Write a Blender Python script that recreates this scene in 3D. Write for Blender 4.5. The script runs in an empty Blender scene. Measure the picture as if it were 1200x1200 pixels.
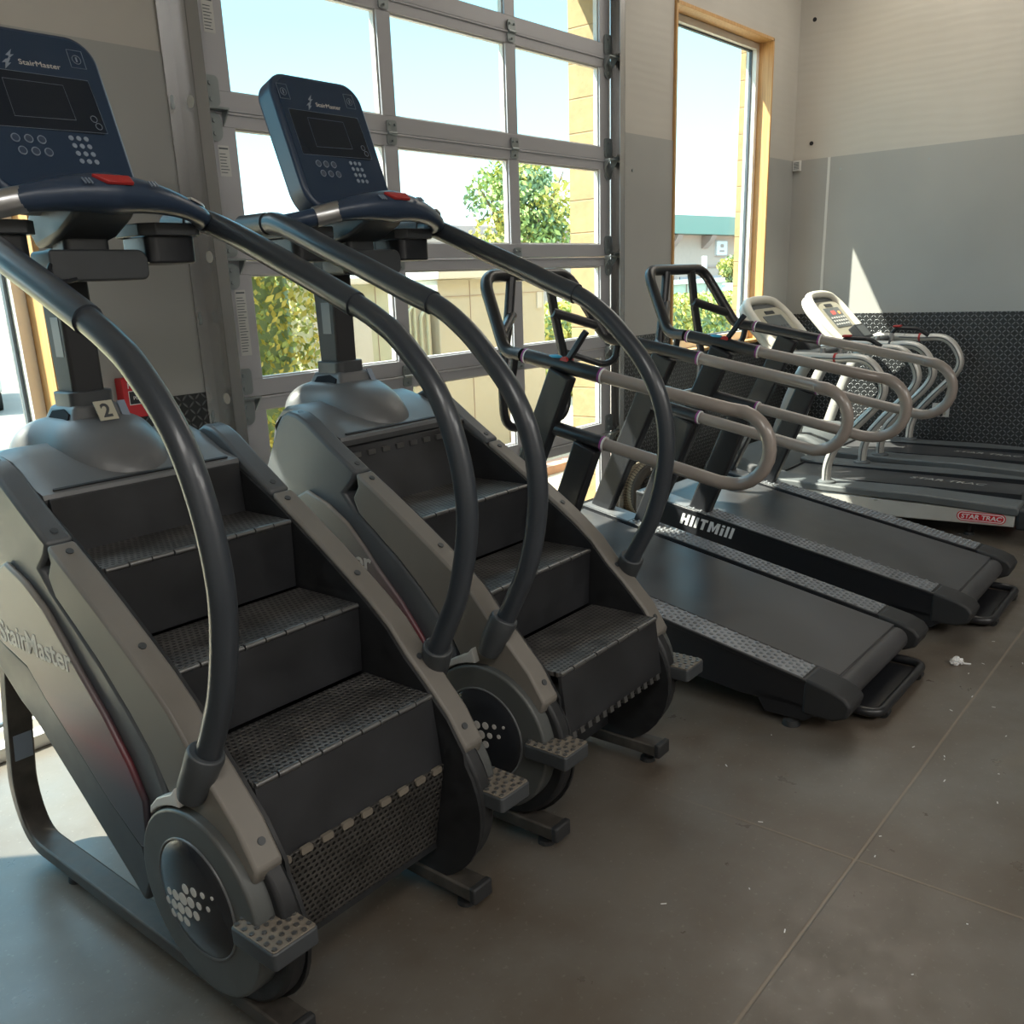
import bpy, bmesh, math, random
from mathutils import Vector, Matrix
random.seed(7)
sc = bpy.context.scene
C = sc.collection
PI = math.pi

# ------------------------------------------------------------------ materials
def mat(name, col, rough=.5, metal=0., spec=.5, emit=None, estr=0., coat=0.):
    m = bpy.data.materials.new(name); m.use_nodes = True
    p = m.node_tree.nodes['Principled BSDF']
    p.inputs['Base Color'].default_value = (*col, 1)
    p.inputs['Roughness'].default_value = rough
    p.inputs['Metallic'].default_value = metal
    p.inputs['Specular IOR Level'].default_value = spec
    p.inputs['Coat Weight'].default_value = coat
    if emit:
        p.inputs['Emission Color'].default_value = (*emit, 1)
        p.inputs['Emission Strength'].default_value = estr
    return m
class NT:
    def __init__(s, m): s.m = m; s.t = m.node_tree; s.p = s.t.nodes['Principled BSDF']
    def n(s, ty, **k):
        x = s.t.nodes.new(ty)
        for a, b in k.items(): setattr(x, a, b)
        return x
    def l(s, a, b): s.t.links.new(a, b)
    def math(s, op, a, b=None, c=None):
        x = s.n('ShaderNodeMath', operation=op)
        for i, v in enumerate((a, b, c)):
            if v is None: continue
            if isinstance(v, (int, float)): x.inputs[i].default_value = v
            else: s.l(v, x.inputs[i])
        return x.outputs[0]
    def coord(s):
        tc = s.n('ShaderNodeTexCoord'); return tc.outputs['Object']
    def xyz(s):
        x = s.n('ShaderNodeSeparateXYZ'); s.l(s.coord(), x.inputs[0]); return x.outputs
    def noise(s, scale, detail=4, vec=None, rough=.55, stretch=None):
        nn = s.n('ShaderNodeTexNoise'); nn.inputs['Scale'].default_value = scale
        nn.inputs['Detail'].default_value = detail; nn.inputs['Roughness'].default_value = rough
        v = vec or s.coord()
        if stretch:
            mp = s.n('ShaderNodeMapping'); mp.inputs['Scale'].default_value = stretch; s.l(v, mp.inputs[0]); v = mp.outputs[0]
        s.l(v, nn.inputs['Vector']); return nn.outputs['Fac']
    def ramp(s, fac, stops):
        r = s.n('ShaderNodeValToRGB'); e = r.color_ramp.elements
        while len(e) < len(stops): e.new(.5)
        for i, (p, c) in enumerate(stops): e[i].position = p; e[i].color = (*c, 1)
        s.l(fac, r.inputs[0]); return r.outputs[0]
    def mix(s, fac, a, b):
        x = s.n('ShaderNodeMix', data_type='RGBA')
        for i, v in ((0, fac), (6, a), (7, b)):
            if isinstance(v, tuple): x.inputs[i].default_value = (*v, 1)
            elif isinstance(v, (int, float)): x.inputs[i].default_value = v
            else: s.l(v, x.inputs[i])
        return x.outputs[2]
    def bump(s, h, st=.3, dist=.01):
        b = s.n('ShaderNodeBump'); b.inputs['Strength'].default_value = st; b.inputs['Distance'].default_value = dist
        s.l(h, b.inputs['Height']); s.l(b.outputs[0], s.p.inputs['Normal'])
    def maprange(s, v, a, b, c=0., d=1.):
        x = s.n('ShaderNodeMapRange')
        s.l(v, x.inputs[0])
        for i, k in enumerate((a, b, c, d)): x.inputs[i+1].default_value = k
        return x.outputs[0]

def speckled(name, col, rough=.5, var=.25, scale=14, metal=0., spec=.5):
    m = mat(name, col, rough, metal, spec); t = NT(m)
    f = t.noise(scale, 5)
    a = tuple(c*(1-var) for c in col); b = tuple(c*(1+var) for c in col)
    t.l(t.ramp(f, [(.3, a), (.7, b)]), t.p.inputs['Base Color'])
    t.l(t.maprange(f, .3, .7, max(rough-.08, .05), rough+.1), t.p.inputs['Roughness'])
    return m
def dots(name, base, dot, ax, sp, rad, rough=.4, metal=0., hgt=.5, var=0.):
    """staggered round holes on the plane of the two axes ax"""
    m = mat(name, base, rough, metal); t = NT(m); o = t.xyz()
    a = t.math('DIVIDE', o[ax[0]], sp); b = t.math('DIVIDE', o[ax[1]], sp)
    row = t.math('FLOOR', b); a2 = t.math('ADD', a, t.math('MULTIPLY', t.math('MODULO', t.math('ABSOLUTE', row), 2.), .5))
    fx = t.math('SUBTRACT', t.math('SUBTRACT', a2, t.math('FLOOR', a2)), .5)
    fy = t.math('SUBTRACT', t.math('SUBTRACT', b, row), .5)
    d = t.math('SQRT', t.math('ADD', t.math('POWER', t.math('ABSOLUTE', fx), 2.), t.math('POWER', t.math('ABSOLUTE', fy), 2.)))
    f = t.maprange(d, rad, rad+.12, 1., 0.)
    nz = t.noise(9, 5)
    bc = t.ramp(nz, [(.35, tuple(c*(1-var) for c in base)), (.7, tuple(c*(1+var) for c in base))])
    t.l(t.mix(f, bc, dot), t.p.inputs['Base Color'])
    t.bump(t.math('MULTIPLY', f, -1.), hgt, .004)
    return m
def diamond(name, ax, cell=.042, base=(.050, .053, .056), rough=.36, metal=.5):
    m = mat(name, base, rough, metal); t = NT(m); o = t.xyz()
    a = t.math('DIVIDE', o[ax[0]], cell); b = t.math('DIVIDE', o[ax[1]], cell)
    ca, cb = t.math('FLOOR', a), t.math('FLOOR', b)
    fx = t.math('SUBTRACT', t.math('SUBTRACT', a, ca), .5); fy = t.math('SUBTRACT', t.math('SUBTRACT', b, cb), .5)
    par = t.math('MODULO', t.math('ABSOLUTE', t.math('ADD', ca, cb)), 2.)
    sg = t.math('SUBTRACT', 1., t.math('MULTIPLY', par, 2.))
    u = t.math('MULTIPLY', t.math('ADD', fx, t.math('MULTIPLY', fy, sg)), .7071)
    v = t.math('MULTIPLY', t.math('SUBTRACT', fx, t.math('MULTIPLY', fy, sg)), .7071)
    d = t.math('ADD', t.math('POWER', t.math('ABSOLUTE', t.math('DIVIDE', u, .52)), 2.), t.math('POWER', t.math('ABSOLUTE', t.math('DIVIDE', v, .15)), 2.))
    f = t.maprange(d, .3, 1.3, 1., 0.)
    t.l(t.mix(f, base, tuple(min(1, c*3.8) for c in base)), t.p.inputs['Base Color'])
    nz = t.noise(1.7, 3)
    t.l(t.maprange(nz, .3, .7, rough-.06, rough+.12), t.p.inputs['Roughness'])
    t.bump(f, .9, .006)
    return m

M = {}
M['charcoal'] = speckled('charcoal_plastic', (.085, .092, .10), .42, .12, 6)
M['charcoal2'] = speckled('dark_frame_plastic', (.045, .05, .055), .45, .15, 8)
M['taupe'] = speckled('taupe_panel', (.165, .152, .135), .5, .10, 5)
M['grey'] = speckled('mid_grey_plastic', (.12, .125, .13), .4, .08, 6)
M['liner'] = speckled('black_liner', (.014, .015, .017), .5, .3, 20)
M['black'] = mat('black_plastic', (.016, .018, .022), .38)
M['rubber'] = mat('black_rubber', (.02, .021, .023), .6)
M['padtop'] = speckled('dusty_foot_pad', (.17, .148, .12), .5, .15, 14)
M['lettering'] = mat('grey_lettering', (.55, .53, .50), .5)
M['cheek'] = mat('dark_cheek_insert', (.012, .014, .018), .8, spec=.15)
M['railpaint'] = mat('handrail_coating', (.035, .042, .052), .33, coat=.2)
M['gloss'] = mat('console_gloss', (.022, .042, .08), .16, spec=.5)
M['consoleface'] = mat('console_face', (.03, .05, .09), .32)
M['screen'] = mat('console_screen', (.012, .018, .03), .1)
M['icon'] = mat('console_print', (.22, .27, .34), .5)
M['metal'] = mat('brushed_metal', (.55, .55, .56), .3, .9)
M['zinc'] = mat('zinc_plated_steel', (.36, .40, .41), .38, .8)
M['trackmetal'] = mat('galvanised_track', (.45, .45, .45), .27, .8)
M['red'] = mat('red_button', (.42, .03, .03), .35)
M['redbox'] = mat('red_alarm_paint', (.55, .02, .03), .4)
M['white'] = mat('white_print', (.75, .75, .75), .5)
M['whiteplastic'] = mat('white_plastic', (.62, .62, .60), .4)
M['cream'] = mat('grip_tape', (.29, .25, .225), .3, coat=.4)
M['steelblack'] = mat('black_powder_coat', (.015, .016, .019), .36, coat=.1)
M['discgrey'] = speckled('green_grey_disc', (.075, .08, .078), .45, .06, 6)
M['capblack'] = mat('gloss_black_cap', (.02, .022, .026), .25)
M['dustybar'] = speckled('dusty_base_bar', (.05, .044, .038), .5, .45, 16)
M['purple'] = mat('purple_band', (.25, .04, .22), .5)
M['blue'] = mat('blue_label', (.03, .30, .50), .4)
M['padalu'] = speckled('aluminium_side_plate', (.24, .25, .265), .36, .15, 9, .5)
M['belt'] = speckled('running_belt', (.048, .048, .051), .36, .35, 2.6)
M['silver'] = speckled('silver_paint', (.56, .55, .52), .34, .05, 5, .3)
M['ivory'] = mat('ivory_console_plastic', (.72, .70, .62), .38)
M['beigeface'] = mat('beige_overlay', (.45, .43, .34), .45)
M['deckgrey'] = speckled('treadmill_deck_plastic', (.10, .11, .115), .5, .1, 5)
M['tyre'] = speckled('tyre_rubber', (.06, .055, .05), .75, .3, 12)
M['tyretread'] = speckled('sunlit_tan_tread', (.38, .33, .25), .8, .2, 20)  # sunlight on the tread is painted into this pale tan
M['cardboard'] = speckled('grey_plyo_box', (.16, .145, .14), .7, .1, 8)
M['wood'] = mat('varnished_pine', (.62, .36, .14), .4); t = NT(M['wood'])
t.l(t.ramp(t.noise(9, 5, stretch=(6, 6, .35)), [(.3, (.50, .27, .10)), (.7, (.68, .42, .18))]), t.p.inputs['Base Color'])
M['alu'] = mat('mill_aluminium', (.50, .50, .53), .42, .35); t = NT(M['alu'])
t.l(t.maprange(t.noise(20, 3, stretch=(.05, 1, 1)), .3, .7, .36, .5), t.p.inputs['Roughness'])
M['winframe'] = mat('anodised_window_frame', (.78, .78, .74), .35, .1)
M['gasket'] = mat('dark_gasket', (.07, .09, .11), .5)
M['gaskit'] = M['gasket']
# window glass: plain transmission with a weak mirror, so that sun and sky pass
g = bpy.data.materials.new('window_glass'); g.use_nodes = True; nt = g.node_tree; nt.nodes.clear()
out = nt.nodes.new('ShaderNodeOutputMaterial'); mx = nt.nodes.new('ShaderNodeMixShader'); tr = nt.nodes.new('ShaderNodeBsdfTransparent'); gl = nt.nodes.new('ShaderNodeBsdfGlossy'); fr = nt.nodes.new('ShaderNodeLayerWeight'); mr = nt.nodes.new('ShaderNodeMapRange')
tr.inputs[0].default_value = (.93, .96, .95, 1); gl.inputs['Roughness'].default_value = .03; fr.inputs[0].default_value = .5; mr.inputs[1].default_value = .55; mr.inputs[3].default_value = .02; mr.inputs[4].default_value = .22
nt.links.new(fr.outputs['Facing'], mr.inputs[0]); nt.links.new(mr.outputs[0], mx.inputs[0]); nt.links.new(tr.outputs[0], mx.inputs[1]); nt.links.new(gl.outputs[0], mx.inputs[2]); nt.links.new(mx.outputs[0], out.inputs[0])
M['glass'] = g
# accent panel with its printed red fade
m = mat('printed_accent_panel', (.2, .2, .2), .38); t = NT(m); o = t.xyz()
f = t.maprange(o[2], .35, 1.1)
t.l(t.ramp(f, [(0, (.035, .037, .045)), (.25, (.05, .04, .05)), (.38, (.16, .035, .045)), (.5, (.12, .07, .08)), (.68, (.17, .155, .15)), (1, (.30, .27, .23))]), t.p.inputs['Base Color'])
M['accent'] = m
# walls
def paint(name, col, ax, grain=True, lap=.0):
    m = mat(name, col, .6); t = NT(m)
    st = (.5, .5, 7)
    f = t.noise(6, 6, stretch=st)
    big = t.noise(.8, 3)
    c1 = tuple(c*.9 for c in col); c2 = tuple(min(1, c*1.08) for c in col)
    t.l(t.ramp(big, [(.3, c1), (.7, c2)]), t.p.inputs['Base Color'])
    if grain:
        wv = t.n('ShaderNodeTexWave', wave_type='BANDS', bands_direction='Z'); wv.inputs['Scale'].default_value = 3.2
        wv.inputs['Distortion'].default_value = 9; wv.inputs['Detail'].default_value = 3; wv.inputs['Detail Scale'].default_value = .5
        mp = t.n('ShaderNodeMapping'); mp.inputs['Scale'].default_value = (.6, .6, 1.6); t.l(t.coord(), mp.inputs[0]); t.l(mp.outputs[0], wv.inputs[0])
        h = t.math('ADD', wv.outputs['Fac'], t.math('MULTIPLY', f, .6))
        t.bump(h, .11, .005)
    else:
        t.bump(t.noise(160, 2), .05, .002)
    return m
M['siding'] = paint('painted_wood_panelling', (.53, .505, .46), 0)
M['panel'] = paint('grey_wall_panel', (.37, .37, .355), 0, False)
M['dpx'] = diamond('diamond_plate_x', (0, 2), .031)
M['dpy'] = diamond('diamond_plate_y', (1, 2), .031)
M['ceiling'] = mat('ceiling_paint', (.45, .43, .40), .8)
# concrete floor
m = mat('polished_concrete', (.2, .18, .16), .35); t = NT(m); o = t.xyz()
n1 = t.noise(1.1, 6, rough=.6); n2 = t.noise(7, 6, rough=.65); n3 = t.noise(60, 3)
base = t.ramp(n1, [(.30, (.056, .038, .024)), (.46, (.098, .078, .060)), (.62, (.14, .128, .112)), (.8, (.15, .125, .095))])
col = t.mix(t.maprange(n2, .35, .7, 0., .45), base, (.12, .105, .085))
col = t.mix(t.maprange(n3, .62, .75, 0., .25), col, (.35, .33, .29))
jx = t.math('MULTIPLY', t.maprange(t.math('ABSOLUTE', t.math('SUBTRACT', o[0], 2.50)), .002, .006, 1., 0.), t.maprange(o[1], -2.8, -2.2, 1., .15))
jy = t.maprange(t.math('ABSOLUTE', t.math('ADD', o[1], 2.845)), .003, .007, 1., 0.)
j = t.math('MAXIMUM', jx, jy)
col = t.mix(t.math('MULTIPLY', j, .6), col, (.24, .19, .14))
t.l(col, t.p.inputs['Base Color'])
t.l(t.maprange(n2, .3, .75, .26, .44), t.p.inputs['Roughness'])
t.bump(t.math('SUBTRACT', t.math('MULTIPLY', n2, .12), j), .25, .004)
M['floor'] = m
# outdoors
def blocky(name, col, ax):
    m = mat(name, col, .85); t = NT(m); o = t.xyz()
    z = t.math('DIVIDE', t.math('SUBTRACT', o[2], .115), .2105)
    fz = t.math('ABSOLUTE', t.math('SUBTRACT', t.math('SUBTRACT', z, t.math('FLOOR', z)), .5))
    f = t.maprange(fz, .47, .495)
    n = t.noise(14, 5)
    c = t.ramp(n, [(.3, tuple(k*.88 for k in col)), (.7, tuple(min(1, k*1.08) for k in col))])
    t.l(t.mix(t.math('MULTIPLY', f, .6), c, tuple(k*.55 for k in col)), t.p.inputs['Base Color'])
    t.bump(t.math('SUBTRACT', n, f), .4, .01)
    return m
M['block'] = blocky('tan_split_block', (.36, .255, .13), 0)
M['stucco'] = speckled('pink_stucco', (.50, .37, .30), .85, .05, 3)
M['stuccotrim'] = speckled('stucco_trim', (.40, .30, .26), .85, .05, 3)
M['greenroof'] = speckled('green_metal_roof', (.16, .26, .21), .6, .05, 3)
M['transformer'] = speckled('pale_green_enamel', (.50, .53, .42), .55, .06, 3)
M['transformertan'] = speckled('tan_enamel', (.54, .515, .43), .55, .05, 3)
M['asphalt'] = speckled('sunlit_asphalt', (.17, .155, .135), .9, .12, 1.5)
M['sidewalk'] = speckled('sunlit_concrete', (.38, .32, .235), .9, .08, 1.2)
M['brickpath'] = speckled('red_kerb_paint', (.42, .25, .18), .9, .15, 6)
M['grass'] = speckled('dry_grass', (.26, .22, .11), .95, .25, 5)
M['leaf'] = mat('leaf_green', (.26, .34, .10), .6)
M['leafyellow'] = mat('leaf_yellow_green', (.50, .46, .11), .6)
M['leafdark'] = mat('leaf_blue_green', (.18, .27, .14), .6)
M['bark'] = mat('bark', (.16, .11, .07), .9)
M['carwhite'] = mat('white_car_paint', (.50, .50, .50), .25)
M['carblue'] = mat('blue_grey_car_paint', (.22, .28, .36), .25)
M['carglass'] = mat('car_glass', (.10, .14, .18), .1)
M['taillight'] = mat('tail_light', (.5, .03, .02), .3)

# ------------------------------------------------------------------ geometry
class B:
    def __init__(s): s.bm = bmesh.new()
    def box(s, x0, x1, y0, y1, z0, z1, mtx=None):
        v = [s.bm.verts.new((x, y, z)) for x in (x0, x1) for y in (y0, y1) for z in (z0, z1)]
        for f in ((0, 1, 3, 2), (4, 6, 7, 5), (0, 4, 5, 1), (2, 3, 7, 6), (0, 2, 6, 4), (1, 5, 7, 3)): s.bm.faces.new([v[i] for i in f])
        if mtx:
            for k in v: k.co = mtx @ k.co
        return s
    def prism(s, pts, a0, a1, axis='x', mtx=None):
        """polygon pts in the plane normal to axis (x: (y,z); y: (x,z); z: (x,y)), extruded a0..a1"""
        def P(a, p):
            return {'x': (a, p[0], p[1]), 'y': (p[0], a, p[1]), 'z': (p[0], p[1], a)}[axis]
        A = [s.bm.verts.new(P(a0, p)) for p in pts]; Bv = [s.bm.verts.new(P(a1, p)) for p in pts]
        n = len(pts)
        fs = [s.bm.faces.new(A[::-1]), s.bm.faces.new(Bv)]
        for i in range(n): fs.append(s.bm.faces.new((A[i], A[(i+1) % n], Bv[(i+1) % n], Bv[i])))
        if mtx:
            for k in A+Bv: k.co = mtx @ k.co
        bmesh.ops.recalc_face_normals(s.bm, faces=fs)
        return s
    def sweep(s, path, prof, up=(1, 0, 0), closed=False, scale=None):
        """prof: list of (a,b); a along up, b along up x tangent"""
        path = [Vector(p) for p in path]; n = len(path); up = Vector(up)
        rings = []
        for i, p in enumerate(path):
            if closed: tg = path[(i+1) % n]-path[i-1]
            else: tg = path[min(i+1, n-1)]-path[max(i-1, 0)]
            tg.normalize()
            a = up-tg*up.dot(tg)
            if a.length < 1e-4: a = Vector((0, 0, 1))-tg*tg.z
            a.normalize(); b = tg.cross(a); k = scale[i] if scale else 1
            rings.append([s.bm.verts.new(p+a*q[0]*k+b*q[1]*k) for q in prof])
        m = len(prof); fs = []
        for i in range(n if closed else n-1):
            r0, r1 = rings[i], rings[(i+1) % n]
            for j in range(m): fs.append(s.bm.faces.new((r0[j], r0[(j+1) % m], r1[(j+1) % m], r1[j])))
        if not closed: fs += [s.bm.faces.new(rings[0][::-1]), s.bm.faces.new(rings[-1])]
        bmesh.ops.recalc_face_normals(s.bm, faces=fs)
        return s
    def tube(s, path, r, up=(1, 0, 0), seg=14, ry=None, closed=False, scale=None):
        ry = ry or r
        return s.sweep(path, [(r*math.cos(2*PI*i/seg), ry*math.sin(2*PI*i/seg)) for i in range(seg)], up, closed, scale)
    def cyl(s, p0, p1, r, seg=16): 
        d = Vector(p1)-Vector(p0); up = (1, 0, 0) if abs(d.normalized().x) < .9 else (0, 0, 1)
        return s.tube([p0, p1], r, up, seg)
    def lathe(s, prof, c, axis='z', seg=28, mtx=None):
        """prof: (r, h) pairs; axis through c"""
        rings = []
        for r, h in prof:
            ring = []
            for i in range(seg):
                a = 2*PI*i/seg; x, y = r*math.cos(a), r*math.sin(a)
                q = {'z': (x, y, h), 'x': (h, x, y), 'y': (x, h, y)}[axis]
                ring.append(s.bm.verts.new(Vector(q)+Vector(c)))
            rings.append(ring)
        fs = []
        for i in range(len(rings)-1):
            for j in range(seg): fs.append(s.bm.faces.new((rings[i][j], rings[i][(j+1) % seg], rings[i+1][(j+1) % seg], rings[i+1][j])))
        fs += [s.bm.faces.new(rings[0][::-1]), s.bm.faces.new(rings[-1])]
        bmesh.ops.recalc_face_normals(s.bm, faces=fs)
        if mtx:
            for r in rings:
                for k in r: k.co = mtx @ k.co
        return s
    def ball(s, c, r, seg=24, rings=14):
        r = r if isinstance(r, tuple) else (r, r, r)
        bmesh.ops.create_uvsphere(s.bm, u_segments=seg, v_segments=rings, radius=1, matrix=Matrix.Translation(c) @ Matrix.Diagonal((*r, 1)))
        return s
    def rrect(s, x0, x1, y0, y1, rad, a0, a1, axis='z', seg=6, mtx=None):
        rr = rad if isinstance(rad, (tuple, list)) else (rad,)*4
        pts = []
        for (cx, cy, st, r) in ((x1-rr[0], y1-rr[0], 0, rr[0]), (x0+rr[1], y1-rr[1], 90, rr[1]), (x0+rr[2], y0+rr[2], 180, rr[2]), (x1-rr[3], y0+rr[3], 270, rr[3])):
            for i in range(seg+1):
                a = math.radians(st+90*i/seg); pts.append((cx+r*math.cos(a), cy+r*math.sin(a)))
        return s.prism(pts, a0, a1, axis, mtx)

def obj(name, b, m, parent=None, bevel=0., smooth=True, seg=2):
    me = bpy.data.meshes.new(name)
    bmesh.ops.remove_doubles(b.bm, verts=b.bm.verts, dist=1e-6)
    b.bm.to_mesh(me); b.bm.free()
    me.materials.append(M[m] if isinstance(m, str) else m)
    if smooth:
        me.shade_smooth(); me.set_sharp_from_angle(angle=math.radians(38))
    o = bpy.data.objects.new(name, me); C.objects.link(o)
    if parent: o.parent = parent
    if bevel:
        md = o.modifiers.new('bevel', 'BEVEL'); md.width = bevel; md.segments = seg; md.limit_method = 'ANGLE'; md.angle_limit = math.radians(40)
        md.harden_normals = False
    return o
def objs(name, b, m, parent=None, bevel=0., smooth=True, seg=2):
    """one object for each loose piece collected in b"""
    bm = b.bm; bmesh.ops.remove_doubles(bm, verts=bm.verts, dist=1e-6); bm.verts.ensure_lookup_table(); bm.verts.index_update()
    seen = set(); out = []
    for v0 in bm.verts:
        if v0.index in seen: continue
        comp = []; stack = [v0]; seen.add(v0.index)
        while stack:
            v = stack.pop(); comp.append(v)
            for e in v.link_edges:
                q = e.other_vert(v)
                if q.index not in seen: seen.add(q.index); stack.append(q)
        nb = B(); mp = {v: nb.bm.verts.new(v.co) for v in sorted(comp, key=lambda v: v.index)}
        for f in {f for v in comp for f in v.link_faces}: nb.bm.faces.new([mp[v] for v in f.verts])
        out.append(obj(name, nb, m, parent, bevel, smooth, seg))
    bm.free(); return out
def tag(o, label, cat, group=None, kind=None):
    o['label'] = label; o['category'] = cat
    if group: o['group'] = group
    if kind: o['kind'] = kind
    return o
def thing(name, label, cat, loc=(0, 0, 0), rz=0, group=None):
    o = bpy.data.objects.new(name, None); C.objects.link(o); o.location = loc; o.rotation_euler = (0, 0, rz); o.empty_display_size = .1
    return tag(o, label, cat, group)
def struct(name, b, m, parent=None, bevel=0., smooth=True):
    o = obj(name, b, m, parent, bevel, smooth)
    if not parent: o['kind'] = 'structure'
    return o
def text(name, s, size, mtx, m, parent=None, ext=.0008, sx=1., shear=0., align='LEFT', bold=0., width=None):
    cu = bpy.data.curves.new('t', 'FONT'); cu.body = s; cu.size = size; cu.extrude = ext; cu.shear = shear; cu.align_x = align; cu.offset = bold
    cu.resolution_u = 3
    o = bpy.data.objects.new('t', cu); C.objects.link(o)
    dg = bpy.context.evaluated_depsgraph_get(); dg.update()
    me = bpy.data.meshes.new_from_object(o.evaluated_get(dg)); bpy.data.objects.remove(o)
    me.name = name
    if width:
        xs = [v.co.x for v in me.vertices]; sx = width/(max(xs)-min(xs))
    me.transform(mtx @ Matrix.Diagonal((sx, 1, 1, 1)))
    me.materials.clear(); me.materials.append(M[m])
    n = bpy.data.objects.new(name, me); C.objects.link(n)
    if parent: n.parent = parent
    return n
def block_word(h, mtx, m, parent, width):
    """the bold slanted mixed-case word on the sprint treadmills' skirts, letter by letter"""
    w = .26*h
    def bar(x, y0=0., y1=1., ww=None): ww = ww or w; return [(x, y0*h), (x+ww, y0*h), (x+ww, y1*h), (x, y1*h)]
    L = []; x = 0; gp = .19*h
    L.append([bar(x), bar(x+.50*h), [(x+w*.9, .40*h), (x+.52*h, .40*h), (x+.52*h, .62*h), (x+w*.9, .62*h)]]); x += .50*h+w+gp
    for _ in range(2): L.append([bar(x)]); x += w+gp
    L.append([bar(x+.21*h), [(x, .78*h), (x+.68*h, .78*h), (x+.68*h, h), (x, h)]]); x += .68*h+gp
    L.append([bar(x), bar(x+.72*h), [(x+w*.6, h), (x+w*1.15, h), (x+.49*h+.03*h, .42*h), (x+.49*h, .12*h), (x+.44*h, .12*h)], [(x+.72*h+w*.4, h), (x+.72*h-w*.15, h), (x+.46*h, .42*h), (x+.49*h, .12*h), (x+.54*h, .12*h)]]); x += .72*h+w+gp
    L.append([bar(x, 0, .70), bar(x, .80, 1.)]); x += w+gp
    for _ in range(2): L.append([bar(x)]); x += w+gp
    k = width/(x-gp)
    for letter in L:
        b = B()
        for i, poly in enumerate(letter): b.prism([((p[0]+p[1]*.16)*k, p[1]) for p in poly], 0, .0010+.0001*i, 'z', mtx=mtx)
        obj('lettering', b, m, parent, smooth=False)
def frame(o, x, y):
    """matrix with origin o, local x and y axes"""
    x = Vector(x).normalized(); y = Vector(y); z = x.cross(y).normalized(); y = z.cross(x)
    return Matrix(((x.x, y.x, z.x, o[0]), (x.y, y.y, z.y, o[1]), (x.z, y.z, z.z, o[2]), (0, 0, 0, 1)))
def smooth(pts, n=5):
    P = [Vector(p) for p in pts]; out = []
    for i in range(len(P)-1):
        p0, p1, p2, p3 = P[max(i-1, 0)], P[i], P[i+1], P[min(i+2, len(P)-1)]
        for k in range(n):
            t = k/n
            out.append(.5*((2*p1)+(-p0+p2)*t+(2*p0-5*p1+4*p2-p3)*t*t+(-p0+3*p1-3*p2+p3)*t**3))
    out.append(P[-1]); return out
def rounded(pts, r, n=5):
    """polyline with rounded corners (r number or list for the inner points)"""
    P = [Vector(p) for p in pts]; out = [P[0]]
    for i in range(1, len(P)-1):
        rr = r[i-1] if isinstance(r, (list, tuple)) else r
        a, b, c = P[i-1], P[i], P[i+1]; u = (a-b); v = (c-b)
        q = min(rr, u.length*.49, v.length*.49); u.normalize(); v.normalize()
        s0, s1 = b+u*q, b+v*q
        for k in range(n+1):
            t = k/n; out.append((1-t)**2*s0+2*t*(1-t)*b+t*t*s1)
    out.append(P[-1]); return out

# ------------------------------------------------------------------ the room
XE, ZC = 8.59, 4.4
XW, YB = -2.2, -9.0
Z1, Z2 = 1.30, 2.63
b = B().box(XW, XE+.1, YB, .05, -.12, 0); struct('floor', b, 'floor', smooth=False)
b = B().box(XW, XE+.1, YB, 0, ZC, ZC+.1); struct('ceiling', b, 'ceiling', smooth=False)
# window wall: masonry shell with three openings, inner lining in three bands
W1 = (-.1, 1.69, 0., 3.58); DO = (2.5, 5.60, 0., 3.58); W2 = (6.42, 8.04, 1.12, 3.52)
def wall_with_holes(b, y0, y1, z0, z1, holes, xa, xb):
    xs = sorted([xa, xb]+[h[0] for h in holes]+[h[1] for h in holes])
    for i in range(len(xs)-1):
        a, c = xs[i], xs[i+1]; mid = (a+c)/2
        hh = [h for h in holes if h[0] < mid < h[1]]
        if not hh: b.box(a, c, y0, y1, z0, z1); continue
        h = hh[0]
        if h[2] > z0: b.box(a, c, y0, y1, z0, min(h[2], z1))
        if h[3] < z1: b.box(a, c, y0, y1, max(h[3], z0), z1)
b = B(); wall_with_holes(b, .05, .33, -.12, 5.2, [(-.1, 1.75, 0, 3.58), DO, (6.42, 8.16, 1.10, 3.60)], XW, 12.5)
blk = struct('wall_outer', b, 'block', smooth=False)
wl = bpy.data.objects.new('wall_window_side', None); C.objects.link(wl); wl['kind'] = 'structure'
IH = [(W1[0], W1[1], 0, 3.58), (2.40, 5.645, 0, 3.75), W2]
b = B(); wall_with_holes(b, 0, .05, Z2, ZC, IH, XW, XE); struct('upper_panelling', b, 'siding', wl, smooth=False)
b = B(); wall_with_holes(b, -.006, .05, Z1, Z2, IH, XW, XE); struct('wall_panel', b, 'panel', wl, smooth=False)
b = B(); wall_with_holes(b, -.010, .05, 0, Z1, IH, XW, XE); struct('diamond_plate', b, 'dpx', wl, smooth=False)
we = bpy.data.objects.new('wall_right', None); C.objects.link(we); we['kind'] = 'structure'
struct('upper_panelling', B().box(XE, XE+.1, YB, 0, Z2, ZC), 'siding', we, smooth=False)
struct('wall_panel', B().box(XE-.006, XE+.1, YB, 0, Z1+.02, Z2), 'panel', we, smooth=False)
struct('diamond_plate', B().box(XE-.010, XE+.1, YB, 0, 0, Z1+.02), 'dpy', we, smooth=False)
struct('joint_strip', B().box(XE-.012, XE-.005, -.337, -.315, Z1+.02, Z2), 'whiteplastic', we)
b = B()
for y, z in ((-.124, 3.725), (-.156, 2.76)): b.cyl((XE-.004, y, z), (XE+.01, y, z), .017)
objs('anchor_hole', b, 'black', we)
b = B()
for y, z in ((-.217, 2.526), (-.425, 2.526), (-1.145, 2.529)): b.cyl((XE-.009, y, z), (XE, y, z), .009)
objs('panel_screw', b, 'zinc', we)
struct('wall_back', B().box(XW, XE+.1, YB-.1, YB, 0, ZC), 'siding', smooth=False)
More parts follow.
